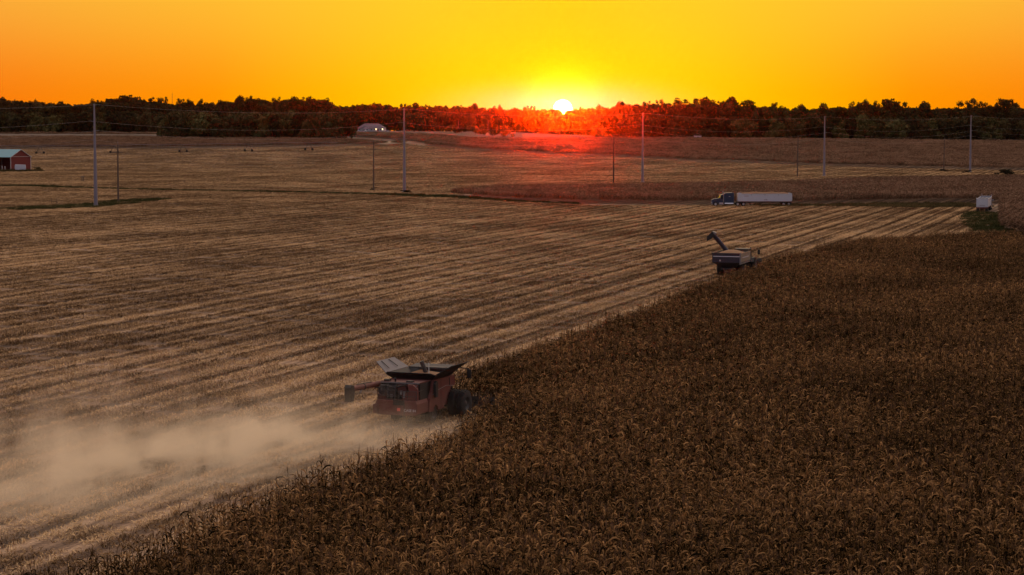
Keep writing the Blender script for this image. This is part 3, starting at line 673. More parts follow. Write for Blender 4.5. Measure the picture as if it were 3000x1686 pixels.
# wooden utility poles
for px, d, top, xarm, lab in ((347, 518, 424, 447, "wooden utility pole right of the nearest steel pole"), (1095, 616, 414, 438, "wooden utility pole left of the second steel pole"), (1797, 697, 402, 430, "dark wooden utility pole left of the third steel pole"), (2335, 790, 404, 432, "faint wooden utility pole left of the fourth steel pole"), (2763, 890, 410, 433, "faint wooden utility pole left of the fifth steel pole")):
    x = (px-CX)/F*d; z0 = g1(x, d); zt = (378-top)/F*d+H-z0; za = (378-xarm)/F*d+H-z0
    e = empty('utility_pole', (x, d, z0)); tag(e, lab, "utility pole", "wooden utility poles along the steel poles")
    MB().tube([(0, 0, -.1), (.03, 0, zt*.5), (0.1, 0, zt)], [.27, .23, .15], 8).build('shaft', M['dkwood'] if px == 1797 else M['wood'], e)
    ca = MB().box(-1.3, 1.3, -.19, -.09, za-.06, za+.06).build('crossarm', M['wood'], e)
    MB().tube([(.1, 0, zt-.1), (.1, 0, zt+1.0)], .035, 5).build('top_pin', M['galv'], e)
    for k in (-1.15, -.5, .55, 1.15): MB().tube([(k, -.14, za+.06), (k, -.14, za+.28)], [.05, .03], 6).build('insulator', M['grey'], ca)
for px, lab in ((1344, "left thin distant pole beside the far lane"), (1430, "right thin distant pole beside the far lane"), (2001-960, "thin distant pole left of the white house")):
    d = 1690; x = (px-CX)/F*d; e = empty('utility_pole', (x, d, g1(x, d))); tag(e, lab, "utility pole", "thin distant poles")
    MB().tube([(0, 0, 0), (0, 0, 9.5)], [.2, .13], 6).build('shaft', M['galv'], e)
    MB().box(-.9, .9, -.25, -.15, 8.7, 8.85).build('crossarm', M['wood'], e)
d = 1840; x = (509-CX)/F*d; e = empty('radio_mast', (x, d, g1(x, d))); tag(e, "thin lattice radio mast rising above the left skyline", "mast")
hh = H+(378-275)/F*d-g1(x, d); mm = MB()
for a in (0, 2.09, 4.19): mm.tube([(math.cos(a)*.5, math.sin(a)*.5, 0), (math.cos(a)*.25, math.sin(a)*.25, hh)], .06, 4)
for k in range(40):
    z = hh*k/40; a = 2.09*k; r_ = .5-.25*k/40; mm.tube([(math.cos(a)*r_, math.sin(a)*r_, z), (math.cos(a+2.09)*r_, math.sin(a+2.09)*r_, z+hh/40)], .03, 4, False)
mm.build('lattice', M['redframe'], e); MB().tube([(0, 0, hh), (0, 0, hh+3)], .04, 4).build('antenna', M['redframe'], e)

# ---------------------------------------------------------------- centre pivot irrigation line
tw = [(-85, 453), (118, 452), (335, 450), (537, 447), (728, 445), (905, 441)]
twp = [P(a, b) for a, b in tw]; e = empty('irrigation_machine', (twp[0][0], twp[0][1], 0)); o0 = Vector((twp[0][0], twp[0][1], 0))
tag(e, "long wheeled irrigation pipe across the far left field", "irrigation machine")
for (x, y) in twp:
    z = g1(x, y); f = MB(); L_ = Vector((x, y, z))-o0
    for sx in (-1, 1):
        f.tube([L_+Vector((sx*2.1, -.3, .7)), L_+Vector((sx*.25, 0, 4.3))], .14, 5)
    f.tube([L_+Vector((-2.1, -.3, .7)), L_+Vector((2.1, -.3, .7))], .1, 5)
    fo = f.build('tower_frame', M['char'], e)
    for sx in (-1, 1):
        w = MB(); w.lathe_x([(-.17, .25), (-.17, .6), (0, .72), (.17, .6), (.17, .25), (.05, .05), (-.05, .05), (-.17, .25)], 0, 0, 0, 16)
        w.v = [tuple(L_+Vector((sx*2.1-v[1]*1.0, -.3+v[0], .72+v[2]))) for v in w.v]; w.build('wheel', M['rubber'], fo)
pp = MB(); dr = MB(); nodes = [Vector((x, y, g1(x, y)+4.35)) for x, y in twp]; nodes.append(nodes[-1]+(nodes[-1]-nodes[-2])*.5); nodes[-1].z = g1(nodes[-1].x, nodes[-1].y)+4.1
path = []
for a, b_ in zip(nodes[:-1], nodes[1:]):
    for k in range(8):
        t = k/8; p = a.lerp(b_, t); p.z += 1.0*4*t*(1-t)*.4; path.append(p-o0)
path.append(nodes[-1]-o0); pp.tube(path, .08, 6); pp.build('pipe', M['galv'], e)
k_ = 0
for i in range(len(path)-1):
    for t in (0, .5):
        p = path[i].lerp(path[i+1], t); zg = g1(p.x+o0.x, p.y+o0.y)-0
        MB().tube([p, (p.x, p.y, max(zg+1.6, p.z-2.7))], .035, 4).build('drop_hose', M['galv'], e); k_ += 1
print("hoses", k_)

# ---------------------------------------------------------------- barn
bd = P(62, 501)[1]; 
def bpx(px, d): return (px-CX)/F*d
gl = Vector((bpx(34, bd-4), bd-4)); gr = Vector((bpx(92.5, bd+5), bd+5)); wv = (gr-gl); wid = wv.length; wdir = wv.normalized(); ldir = Vector((-wdir.y*-1, wdir.x*-1)); ldir = Vector((-wdir.y, wdir.x))
if ldir.x > 0: ldir = -ldir
# gable end runs gl->gr ; barn length runs left along ldir
base = (gl+gr)/2; rz = math.atan2(wdir.y, wdir.x); e = empty('barn', (base.x, base.y, g1(base.x, base.y)), rz)
tag(e, "red barn with pale teal metal roof and open front at the left edge", "barn")
sgn = 1 if (Matrix.Rotation(rz, 2) @ Vector((0, 1))).dot(ldir) > 0 else -1
LB, hw, eh, rh = 24.0*sgn, wid/2, 6.3, 9.5
MB().prism([(-hw, 0), (hw, 0), (hw, eh), (0, rh-.2), (-hw, eh)], 'y', 0, .2*sgn).build('gable_wall', M['barnred'], e)
MB().prism([(-hw, 0), (hw, 0), (hw, eh), (0, rh-.2), (-hw, eh)], 'y', LB-.2*sgn, LB).build('gable_wall', M['barnred'], e)
MB().box(hw-.2, hw, min(.2*sgn, LB), max(.2*sgn, LB), 0, eh).build('side_wall', M['barnred'], e)
MB().box(-hw+.3, hw-.3, min(.3*sgn, LB-.3*sgn), max(.3*sgn, LB-.3*sgn), .02, .1).build('floor', M['barndark'], e)
fr = MB()
for k in range(5): fr.box(-hw, -hw+.25, min(LB*k/4*.98+.2*sgn, LB*k/4*.98+.5*sgn), max(LB*k/4*.98+.2*sgn, LB*k/4*.98+.5*sgn), 0, eh-.35)
fr.build('post', M['barndark'], e)
MB().box(-hw, -hw+.2, min(.2*sgn, LB), max(.2*sgn, LB), eh-.5, eh).build('header_board', M['barndark'], e)
rf = MB(); ov = .45
for s in (-1, 1):
    a = Vector((s*(hw+ov), -ov*sgn, eh-.28)); b2 = Vector((0, -ov*sgn, rh)); c2 = Vector((0, LB+ov*sgn, rh)); d2 = Vector((s*(hw+ov), LB+ov*sgn, eh-.28))
    rf.plate(a, b2, c2, d2, .08*(1 if s*sgn < 0 else -1))
    for k in range(27):
        y = (-.4+k*.95)*sgn; rf.tube([(s*(hw+ov), y, eh-.2), (0, y, rh+.08)], .04, 4)
rf.build('roof', M['roofteal'], e)
tr = MB()
for s in (-1, 1):
    tr.box(s*hw-.13, s*hw+.13, min(-.04*sgn, -.1*sgn), max(-.04*sgn, -.1*sgn), 0, eh)
    a = Vector((s*(hw+.3), -.47*sgn, eh-.35)); b2 = Vector((0, -.47*sgn, rh-.1)); tr.plate(a, b2, b2+Vector((0, 0, .22)), a+Vector((0, 0, .22)), .05)
tr.box(-hw, hw, min(-.04*sgn, -.08*sgn), max(-.04*sgn, -.08*sgn), eh-.05, eh+.1)
tr.build('trim', M['trim'], e)
x, y = P(60, 503); e = empty('storage_tank', (x, y, g1(x, y)), R(12)); tag(e, "white box shaped tank beside the red barn's gable end", "tank")
MB().prism([(-2.2, .7), (2.2, .6), (2.4, 1.2), (2.3, 2.9), (-2.2, 3.1), (-2.4, 2.4), (-2.4, 1.2)], 'y', -1, 1).build('shell', M['white'], e, bevel=.08)
MB().box(-2, -1.7, -.8, .8, 0, .7).box(1.7, 2, -.8, .8, 0, .62).build('stand', M['char'], e)
x, y = P(6, 503); 
for k in range(3):
    o = empty('fence_post', (x+k*1.3-1, y-1, g1(x, y))); tag(o, ["left", "middle", "right"][k]+" pale post of three before the open barn front", "post", "pale posts before the barn")
    MB().box(-.13, .13, -.13, .13, 0, 2.6-.2*k).build('shaft', M['trim'], o); MB().prism([(-.15, 2.6-.2*k), (.15, 2.6-.2*k), (0, 2.75-.2*k)], 'y', -.15, .15).build('cap', M['trim'], o)
x, y = P(243, 532); e = empty('well_riser', (x, y, 0)); tag(e, "dark pair of short pipes standing in the left stubble", "pipe")
MB().tube([(-.3, 0, 0), (-.3, 0, 1.8)], .14, 8).build('pipe', M['char'], e); MB().tube([(.3, 0, 0), (.3, 0, 1.75)], .12, 8).build('pipe', M['char'], e)
MB().box(-.55, .55, -.12, .12, 1.62, 1.78).build('cap', M['galv'], e); MB().box(-.8, 1.0, -.5, .5, 0, .18).build('base', M['char'], e)
x, y = P(159, 600); e = empty('field_gate', (x, y, 0)); tag(e, "small dark H shaped gate frame in the left stubble", "gate")
for s in (-1, 1): MB().tube([(s*.65, 0, 0), (s*.65, 0, 1.55)], .06, 6).build('post', M['wood'], e)
MB().box(-.65, .65, -.04, .04, .65, .75).build('rail', M['wood'], e)

# ---------------------------------------------------------------- house and cars
x, y = P(1088, 384); y = 1660; x = bpx(1088, y); e = empty('house', (x, y, g1(x, y)), R(-6)); tag(e, "white ranch house with hipped roof and two lit lamps before the wood", "house")
hl = 11.0
MB().box(-hl, hl, 0, 9, 0, 2.8).build('wall', M['siding'], e)
MB().add([(-hl-.6, -.6, 2.75), (hl+.6, -.6, 2.75), (hl+.6, 9.6, 2.75), (-hl-.6, 9.6, 2.75), (-hl+5, 4.5, 6.6), (hl-5.5, 4.5, 6.6)], [(0, 1, 5, 4), (1, 2, 5), (2, 3, 4, 5), (3, 0, 4), (3, 2, 1, 0)]).build('roof', M['shingle'], e)
gb = MB().prism([(-6.6, 0), (-1.4, 0), (-1.4, 2.8), (-4, 4.6), (-6.6, 2.8)], 'y', -1.5, .2).build('gable_wing', M['siding'], e)
MB().plate((-7, -1.8, 2.6), (-4, -1.8, 4.75), (-4, 3, 4.75), (-7, 3, 2.6), .1).plate((-4, -1.8, 4.75), (-1, -1.8, 2.6), (-1, 3, 2.6), (-4, 3, 4.75), .1).build('gable_roof', M['shingle'], e)
for xx in (-9.5, -5.4, -2.9, .5, 3, 8.2):
    yy = -1.55 if -6.6 < xx < -1.4 else -.05
    wn = MB().box(xx-.55, xx+.55, yy-.05, yy, .9, 2.1).build('window', M['trim'], e); MB().box(xx-.45, xx+.45, yy-.08, yy-.051, 1.0, 2.0).build('pane', M['glass'], wn)
dd = MB().box(5.4, 6.4, -.1, 0, 0, 2.1).build('door', M['char'], e)
for xx in (4.3, 9.8):
    l_ = MB().box(xx-.12, xx+.12, -.35, -.02, 2.15, 2.25).build('lamp', M['char'], e); MB().tube([(xx, -.3, 1.7), (xx, -.3, 2.1)], .3, 8).build('bulb', M['lamp'], l_)
def car(px, d, lab, rz):
    x = bpx(px, d); e = empty('parked_car', (x, d, g1(x, d)), rz); tag(e, lab, "car", "cars parked by the far house")
    MB().prism([(-2.3, .35), (2.3, .35), (2.35, .8), (1.3, 1.0), (.7, 1.55), (-1.1, 1.6), (-1.9, 1.1), (-2.35, .95)], 'y', -.85, .85).build('body', M['white'], e, bevel=.06)
    MB().prism([(1.15, 1.02), (.65, 1.48), (-1.0, 1.52), (-1.65, 1.1)], 'y', -.87, .87).build('window', M['glass'], e)
    for xx in (-1.4, 1.45):
        for yy in (-.8, .8):
            w = MB().lathe_x([(-.1, .01), (-.1, .33), (.1, .33), (.1, .01)], 0, 0, 0, 12); w.v = [(xx+v[1], yy+v[0], .33+v[2]) for v in w.v]; w.build('wheel', M['rubber'], e)
car(1057, 1635, "white car left of the house front", .2); car(1068, 1632, "second pale car before the house gable", -.3); car(1137, 1640, "pale car parked right of the lit house corner", .1)
x, y = bpx(2043, 1405), 1405; e = empty('shed', (x, y, g1(x, y))); tag(e, "tiny pale shed in front of the wood above the truck", "shed")
MB().box(-2.5, 2.5, 0, 4, 0, 2.6).build('wall', M['siding'], e); MB().plate((-2.8, -.3, 2.5), (0, -.3, 4.2), (0, 4.3, 4.2), (-2.8, 4.3, 2.5), .1).plate((0, -.3, 4.2), (2.8, -.3, 2.5), (2.8, 4.3, 2.5), (0, 4.3, 4.2), .1).build('roof', M['shingle'], e)
MB().box(-.5, .5, -.05, -.01, 0, 2).build('door', M['char'], e)

# ---------------------------------------------------------------- combine harvester  (x right, y forward)
hd = R(21); dirc = Vector((math.sin(hd), math.cos(hd))); rear = Vector((-7.4, 125.8)); org = rear + dirc*4.0
cb = empty('combine_harvester', (org.x, org.y, 0), -hd); cb.scale = (.9, .9, .9); tag(cb, "red combine harvester at the corn edge, grain tank open, trailing dust", "combine harvester")
rp = MB().prism([(-1.62, 1.0), (-1.45, .88), (1.45, .88), (1.62, 1.0), (1.62, 1.7), (1.5, 1.95), (-1.5, 1.95), (-1.62, 1.7)], 'y', -4.4, -2.4).build('rear_hood', M['red'], cb, bevel=.06)
MB().box(-1.75, -1.35, -4.55, -3.7, .95, 1.65).build('side_pod', M['dkred'], cb, bevel=.08)
MB().box(-.2, .62, -4.47, -4.39, 1.62, 1.99).build('rear_grille', M['black'], rp)
MB().box(.6, .66, -4.42, -4.39, .92, 1.94).build('seam', M['black'], rp)
text_part('lettering', "CASE IH", .26, M['white'], rp, Matrix.Translation((1.07, -4.42, 1.26)) @ Matrix.Rotation(R(90), 4, 'X'))
tl = MB().box(.1, .32, -4.45, -4.41, 1.2, 1.42).build('tail_lamp', M['taillamp'], rp)
# engine bay
eb = MB().box(-1.5, 1.5, -3.6, -1.2, 1.9, 3.1).build('engine_bay', M['black'], cb)
bits = [(-1.45, -1.0, -4.0, -3.6, 1.95, 2.95, 'char'), (-.9, -.3, -3.75, -3.6, 2.1, 2.95, 'char'), (-.15, .55, -3.8, -3.6, 2.2, 3.0, 'dkred'), (.7, 1.4, -3.85, -3.6, 2.5, 3.02, 'dkred'), (.75, 1.2, -3.9, -3.62, 2.0, 2.4, 'char')]
for bb in bits: MB().box(*bb[:6]).build('engine_cover', M[bb[6]], eb, bevel=.04)
MB().tube([(-1.2, -3.7, 2.1), (-1.25, -3.72, 2.9)], .12, 8).tube([(-.95, -3.75, 2.05), (-.95, -3.75, 2.75)], .05, 6).build('pipe', M['grey'], eb)
MB().tube([(.5, -4.1, 2.1), (.5, -4.1, 2.55)], .09, 8).tube([(1.0, -3.95, 2.6), (1.35, -3.9, 2.95)], .05, 6).build('filter', M['grey'], eb)
MB().box(.9, 1.02, -3.93, -3.88, 2.72, 2.84).build('work_lamp', M['white'], eb)
MB().tube([(.3, -4.0, 2.15), (1.4, -3.8, 3.0)], .03, 5).tube([(.9, -4.05, 2.35), (1.6, -3.9, 2.6)], .03, 5).build('strut', M['red'], eb)
MB().lathe_x([(-.05, .02), (-.05, .36), (.05, .4), (.05, .3)], -1.3, -3.72, 2.5, 16).build('air_intake_drum', M['char'], eb)
MB().prism([(.35, 1.96), (1.52, 1.96), (1.52, 2.75), (1.2, 3.06), (.75, 3.06), (.95, 2.55), (.35, 2.3)], 'y', -4.12, -3.9).build('shroud', M['red'], eb)
MB().prism([(-1.52, 1.96), (-.85, 1.96), (-1.0, 2.2), (-1.52, 2.35)], 'y', -4.2, -4.0).build('shroud', M['dkred'], eb)
MB().tube([(-.1, -4.05, 2.85), (.5, -4.0, 3.02), (.9, -4.0, 2.5), (.4, -4.05, 2.1)], .07, 7).tube([(-1.4, -3.9, 2.75), (-.9, -4.0, 2.95), (-.2, -3.9, 2.7)], .06, 7).tube([(.1, -4.0, 2.6), (.1, -4.1, 2.0)], .09, 8).build('hose', M['black'], eb)
MB().tube([(-.45, -3.5, 3.1), (-.45, -3.5, 3.35), (-.45, -3.6, 3.42)], .07, 8).box(-1.35, -.95, -3.5, -3.1, 3.17, 3.3).box(.4, .9, -3.55, -3.2, 3.17, 3.26).build('engine_stack', M['black'], eb)
MB().box(.2, .34, -4.16, -4.05, 2.35, 2.62).box(-.6, -.42, -4.1, -4.0, 2.1, 2.3).build('valve_block', M['grey'], eb)
ld = MB()
for xx in (-.75, -.15): ld.tube([(xx, -4.35, 1.9), (xx, -4.2, 2.9), (xx, -4.0, 3.05)], .025, 5)
for k in range(5): ld.tube([(-.75, -4.33, 2.0+k*.22), (-.15, -4.33, 2.0+k*.22)], .022, 5)
ld.build('ladder', M['char'], cb)
rl = MB()
for p0, p1 in (((-1.5, -4.25, 2.6), (1.5, -4.25, 2.6)), ((-1.5, -4.25, 2.25), (1.5, -4.25, 2.25)), ((1.5, -4.25, 2.6), (1.5, -3.0, 2.6))): rl.tube([p0, p1], .022, 5)
for xx in (-1.5, .1, .8, 1.5): rl.tube([(xx, -4.25, 1.95), (xx, -4.25, 2.6)], .022, 5)
rl.build('handrail', M['char'], cb)
MB().box(-1.5, 1.5, -3.7, -1.3, 3.1, 3.17).build('engine_roof', M['dkred'], cb)
MB().box(-1.5, 1.5, -3.74, -3.701, 3.08, 3.15).build('roof_edge', M['grey'], cb)
# side panels
def side(sg):
    xs = sg*1.62
    prof = [(-2.45, .95), (-1.75, .9), (-1.65, 1.15), (-1.42, 1.32), (-1.15, 1.32), (-.9, 1.15), (-.8, .9), (.15, .92), (.45, 1.35), (.9, 1.95), (1.6, 2.3), (2.3, 2.35), (2.25, 3.1), (-1.6, 3.12), (-1.9, 2.3), (-2.3, 1.9)]
    o = MB().prism(prof, 'x', xs-.12*sg, xs+.1*sg).build('side_panel', M['red'], cb)
    MB().box(min(xs+.1*sg, xs+.11*sg), max(xs+.1*sg, xs+.11*sg), -.35, -.31, .95, 3.1).build('seam', M['black'], o)
    MB().tube([(xs+.12*sg, -1.9, 2.1), (xs+.12*sg, -1.0, 2.35), (xs+.12*sg, .6, 2.5), (xs+.12*sg, 1.9, 2.35)], .018, 5).build('trim_line', M['grey'], o)
    MB().box(min(xs+.1*sg, xs+.13*sg), max(xs+.1*sg, xs+.13*sg), 1.2, 1.28, 2.45, 3.0).build('handle', M['black'], o)
side(1); side(-1)
MB().box(-1.5, 1.5, -2.3, 2.0, 1.0, 3.05).build('body', M['dkred'], cb)
MB().prism([(-1.75, 1.9), (-1.35, 1.9), (-1.3, 2.9), (-1.55, 3.1), (-1.8, 2.9)], 'x', 1.75, 1.95).build('air_duct', M['black'], cb, bevel=.04)
# grain tank with flared extensions
zt0, zt1 = 3.12, 3.42
tb = MB().box(-1.5, 1.5, -1.4, 1.9, 3.05, zt0).build('tank_base', M['char'], cb)
q0 = [(-1.45, -1.5), (1.45, -1.5), (1.45, 1.9), (-1.45, 1.9)]; q1 = [(-1.95, -1.9), (1.95, -1.9), (1.95, 2.25), (-1.95, 2.25)]
rim = MB()
for k in range(4):
    a, b2 = q0[k], q0[(k+1) % 4]; c2, d2 = q1[(k+1) % 4], q1[k]; rim.plate((*a, zt0), (*b2, zt0), (*c2, zt1+.12), (*d2, zt1+.12), .05)
rim.build('tank_rim', M['black'], cb)
ze = zt1+.14
ex = MB().plate((-1.95, 2.2, ze), (-1.95, -1.85, ze), (-2.9, -1.4, ze+.72), (-2.9, 1.7, ze+.72), .04).build('tank_flap', M['panelgrey'], cb)
MB().tube([(-2.1, -.9, ze+.2), (-2.8, -.75, ze+.69)], .03, 5).tube([(-2.1, .6, ze+.2), (-2.8, .5, ze+.69)], .03, 5).build('rib', M['char'], ex)
ex = MB().plate((1.95, -1.85, ze), (1.95, 2.2, ze), (3.05, 1.7, ze+.66), (3.05, -1.4, ze+.66), .04).build('tank_flap', M['black'], cb)
MB().plate((1.95, 2.2, ze), (-1.95, 2.2, ze), (-1.6, 2.9, ze+.2), (1.6, 2.9, ze+.2), .04).build('tank_flap', M['char'], cb)
MB().plate((-1.95, -1.85, ze-.02), (1.95, -1.85, ze-.02), (1.7, -2.15, ze+.12), (-1.7, -2.15, ze+.12), .04).build('tank_flap', M['black'], cb)
MB().add([(-1.4, -1.4, 3.2), (1.4, -1.4, 3.2), (1.4, 1.8, 3.2), (-1.4, 1.8, 3.2), (-.2, .4, 3.6), (.5, .6, 3.5)], [(0, 1, 5, 4), (1, 2, 5), (2, 3, 4, 5), (3, 0, 4)]).build('grain', M['grain'], cb)
MB().tube([(.35, .3, 3.2), (.0, .1, 4.25)], .16, 10).build('fill_auger', M['char'], cb)
MB().tube([(.9, -.6, 3.4), (.45, .4, 4.1)], .035, 6).build('support_rod', M['grey'], cb)
# unloading auger, folded back along the left
au = MB().tube([(-1.85, 1.5, 2.75), (-1.95, -1.5, 2.85), (-2.1, -4.5, 2.92), (-2.3, -7.1, 2.98)], .2, 14).build('unloading_auger', M['red'], cb)
MB().tube([(-2.15, -5.2, 2.93), (-2.16, -5.28, 2.93)], .235, 14).tube([(-1.95, -1.6, 2.85), (-1.96, -1.75, 2.85)], .26, 14).build('auger_band', M['black'], au)
MB().prism([(-7.42, 2.1), (-6.98, 2.1), (-6.8, 2.8), (-6.9, 3.22), (-7.3, 3.3), (-7.45, 3.1)], 'x', -2.58, -2.05).build('spout', M['black'], au, bevel=.05)
MB().tube([(-2.05, -4.0, 3.12), (-2.1, -4.6, 3.16), (-2.2, -6.2, 3.2)], .035, 5).build('hydraulic_line', M['char'], au)
MB().tube([(-2.15, -5.6, 2.75), (-2.15, -5.75, 2.55)], .07, 6).build('work_lamp', M['grey'], au)
MB().tube([(-1.75, -3.3, 1.9), (-1.8, -3.3, 2.7)], .08, 6).box(-2.1, -1.6, -3.4, -3.2, 2.6, 2.7).build('auger_rest', M['char'], cb)
# cab
cbq = MB().prism([(2.1, 1.7), (3.6, 1.5), (3.8, 2.6), (3.45, 3.45), (2.1, 3.45)], 'x', -.95, .95).build('cab', M['dkred'], cb, bevel=.06)
MB().prism([(2.3, 1.95), (3.55, 1.8), (3.68, 2.6), (3.4, 3.3), (2.3, 3.3)], 'x', -.97, .97).build('window', M['glass'], cbq)
MB().box(-1.1, 1.1, 1.95, 3.9, 3.45, 3.62).build('roof', M['char'], cbq, bevel=.05)
for sg in (-1, 1):
    a = MB().tube([(sg*1.0, 3.2, 3.5), (sg*1.6, 3.5, 3.52), (sg*2.3, 3.7, 3.35)], .035, 5).build('mirror_arm', M['black'], cb)
    MB().box(sg*2.3-.16, sg*2.3+.16, 3.62, 3.72, 2.7, 3.35).build('mirror', M['black'], a, bevel=.03)
MB().tube([(1.55, 2.4, 3.45), (1.55, 2.4, 3.7)], .13, 10).build('beacon', M['beacon'], cb)
MB().tube([(1.75, 2.3, 2.9), (2.0, 2.6, 2.9), (2.0, 2.6, 1.9)], .025, 5).tube([(2.0, 2.6, 2.9), (2.0, 3.2, 2.9), (2.0, 3.2, 1.9)], .025, 5).build('grab_rail', M['black'], cb)
# wheels
for sg in (-1, 1):
    wheel(cb, sg*1.75, 2.3, 1.0, .52, sg, hub='grey'); wheel(cb, sg*2.45, 2.3, 1.0, .52, sg, hub='char'); wheel(cb, sg*1.35, -1.3, .65, .45, sg, hub='char')
MB().tube([(-2.4, 2.3, 1.0), (2.4, 2.3, 1.0)], .18, 10).tube([(-1.3, -1.3, .65), (1.3, -1.3, .65)], .12, 8).build('axle', M['char'], cb)
# feeder and corn head
MB().prism([(3.0, 1.0), (4.8, .45), (4.8, 1.15), (3.0, 1.9)], 'x', -.7, .7).build('feeder_house', M['dkred'], cb)
hdp = MB().prism([(4.75, .3), (5.3, .25), (5.3, .55), (4.95, 1.15), (4.75, 1.2)], 'x', -4.4, 4.4).build('corn_header', M['char'], cb)
for k in range(13):
    xx = -4.4+k*8.8/12
    MB().add([(xx-.22, 5.3, .25), (xx+.22, 5.3, .25), (xx+.18, 5.3, .75), (xx-.18, 5.3, .75), (xx, 7.0, .12)], [(0, 1, 2, 3), (0, 4, 1), (1, 4, 2), (2, 4, 3), (3, 4, 0)]).build('row_divider', M['char'], hdp)
MB().tube([(-4.2, 5.15, .75), (4.2, 5.15, .75)], .22, 10).build('cross_auger', M['grey'], hdp)

# ---------------------------------------------------------------- grain cart
hg = R(18.5); gcx, gcy = bpx(2129, 255.5), 255.5
ct = empty('grain_cart', (gcx, gcy, 0), -hg); tag(ct, "dark blue grain cart with raised unloading auger beside the corn", "grain cart")
w2, L2 = 1.85, 6.2
zt, zm, zb = 3.05, 1.9, 1.1
tub = MB(); top = [(-w2, 0), (w2, 0), (w2, L2), (-w2, L2)]; bot = [(-.95, 1.2), (.95, 1.2), (.95, L2-1.2), (-.95, L2-1.2)]
tub.add([(*p, zt) for p in top]+[(*p, zm) for p in top]+[(*p, zb) for p in bot]+[(p[0]*.97, .06+p[1]*.98, zt) for p in top]+[(p[0]*.97, .06+p[1]*.98, zt-.55) for p in top],
        [(0, 4, 5, 1), (2, 6, 7, 3), (3, 7, 4, 0), (4, 8, 9, 5), (5, 9, 10, 6), (6, 10, 11, 7), (7, 11, 8, 4), (8, 11, 10, 9)] + [(k, (k+1) % 4, 12+(k+1) % 4, 12+k) for k in range(4)] + [(12+k, 12+(k+1) % 4, 16+(k+1) % 4, 16+k) for k in range(4)])
tb = tub.build('tub', M['cartblue'], ct)
MB().quad((w2+.02, .05, zm), (w2+.02, L2-.05, zm), (w2+.02, L2-.05, zt), (w2+.02, .05, zt)).box(w2+.021, w2+.04, 0, L2, zt-.1, zt).build('side_sheet', M['cartside'], ct)
MB().box(-w2+.15, w2-.1, -.05, -.01, 2.58, 2.68).build('stripe', M['white'], tb)
MB().box(w2+.045, w2+.06, 1.0, L2-1.2, 2.4, 2.5).build('stripe', M['white'], tb)
MB().box(-w2-.04, w2+.04, -.06, .04, zt-.09, zt+.03).box(-w2-.04, w2+.04, -.06, .04, zm-.05, zm+.05).box(-w2-.04, -w2+.06, 0, L2, zt-.06, zt+.04).build('rail', M['cartblue'], ct)
MB().box(w2-.1, w2+.07, -.08, .05, zm-.3, zt+.06).build('corner_post', M['grey'], ct)
MB().box(w2, w2+.14, 0, L2-1, zm-.22, zm-.08).build('lower_rail', M['grey'], ct)
MB().box(-.9, -.72, -.07, -.02, 2.0, 2.2).build('reflector', M['hub'], tb)
au = MB().tube([(-.7, L2-.1, 1.6), (-1.3, L2+.3, 2.9), (-2.9, L2-1.0, 5.15)], [.3, .3, .29], 12).build('unloading_auger', M['cartblue'], ct)
MB().prism([(-3.0, 5.55), (-2.65, 5.45), (-2.75, 5.0), (-3.2, 4.55), (-3.7, 4.3), (-3.65, 4.9)], 'y', L2-1.4, L2-.7).build('spout', M['black'], au, bevel=.05)
MB().prism([(-2.95, 5.6), (-2.5, 5.42), (-2.5, 5.3), (-2.7, 5.2)], 'y', L2-1.42, L2-.68).build('spout_cap', M['grey'], au)
for sg in (-1, 1):
    wheel(ct, sg*1.25, 2.7, .95, .8, sg, hub='grey', hubr=.4)
MB().tube([(-1.3, 2.7, .95), (1.3, 2.7, .95)], .13, 8).box(-.9, .9, .9, L2-.6, .85, 1.1).build('chassis', M['char'], ct)
MB().tube([(-.5, .7, 1.0), (-.2, .3, .55), (.2, .3, .55), (.5, .7, 1.0)], .07, 6).build('rear_hitch', M['redframe'], ct)
MB().tube([(.7, L2-.6, .95), (0, L2+1.6, .6), (-.7, L2-.6, .95)], .11, 8).build('tongue', M['char'], ct)
gl_ = MB(); vs = []; nn = 9
for j in range(nn):
    for i in range(nn):
        u, v = i/(nn-1), j/(nn-1); hgt = .62*math.sin(math.pi*u)**.7*math.sin(math.pi*v)**.6 + random.uniform(-.03, .03)
        vs.append((-1.78+3.56*u, .12+(L2-.24)*v, 2.72+hgt))
gl_.add(vs, [(j*nn+i, j*nn+i+1, (j+1)*nn+i+1, (j+1)*nn+i) for j in range(nn-1) for i in range(nn-1)], True)
o = gl_.build('corn_load', M['grain']); o.location = (gcx, gcy, 0); o.rotation_euler = (0, 0, -hg); tag(o, "heaped shelled corn inside the blue grain cart", "corn load")
# tractor pulling the cart
tx = Vector((gcx, gcy)) + Vector((math.sin(hg), math.cos(hg)))*(L2+1.9) + Vector((math.cos(hg), -math.sin(hg)))*.15
tc_ = empty('farm_tractor', (tx.x, tx.y, 0), -hg); tag(tc_, "dark tractor in front of the grain cart, half hidden by corn", "tractor")
MB().prism([(.2, 1.0), (5.2, .95), (5.35, 1.4), (5.2, 1.95), (2.6, 2.15), (2.4, 1.6), (.2, 1.5)], 'x', -.5, .5).build('hood', M['char'], tc_, bevel=.06)
cq = MB().prism([(.5, 1.5), (2.3, 1.5), (2.45, 2.3), (2.2, 3.0), (.6, 3.0)], 'x', -.85, .85).build('cab', M['black'], tc_, bevel=.05)
MB().prism([(.7, 1.8), (2.2, 1.75), (2.35, 2.3), (2.1, 2.9), (.75, 2.9)], 'x', -.87, .87).box(-.7, .7, .46, .49, 1.9, 2.85).build('window', M['glass'], cq)
MB().box(-.95, .95, .4, 2.4, 3.0, 3.14).build('roof', M['char'], cq, bevel=.04)
MB().tube([(.75, 2.7, 2.0), (.75, 2.7, 3.25)], .07, 8).build('exhaust', M['char'], tc_)
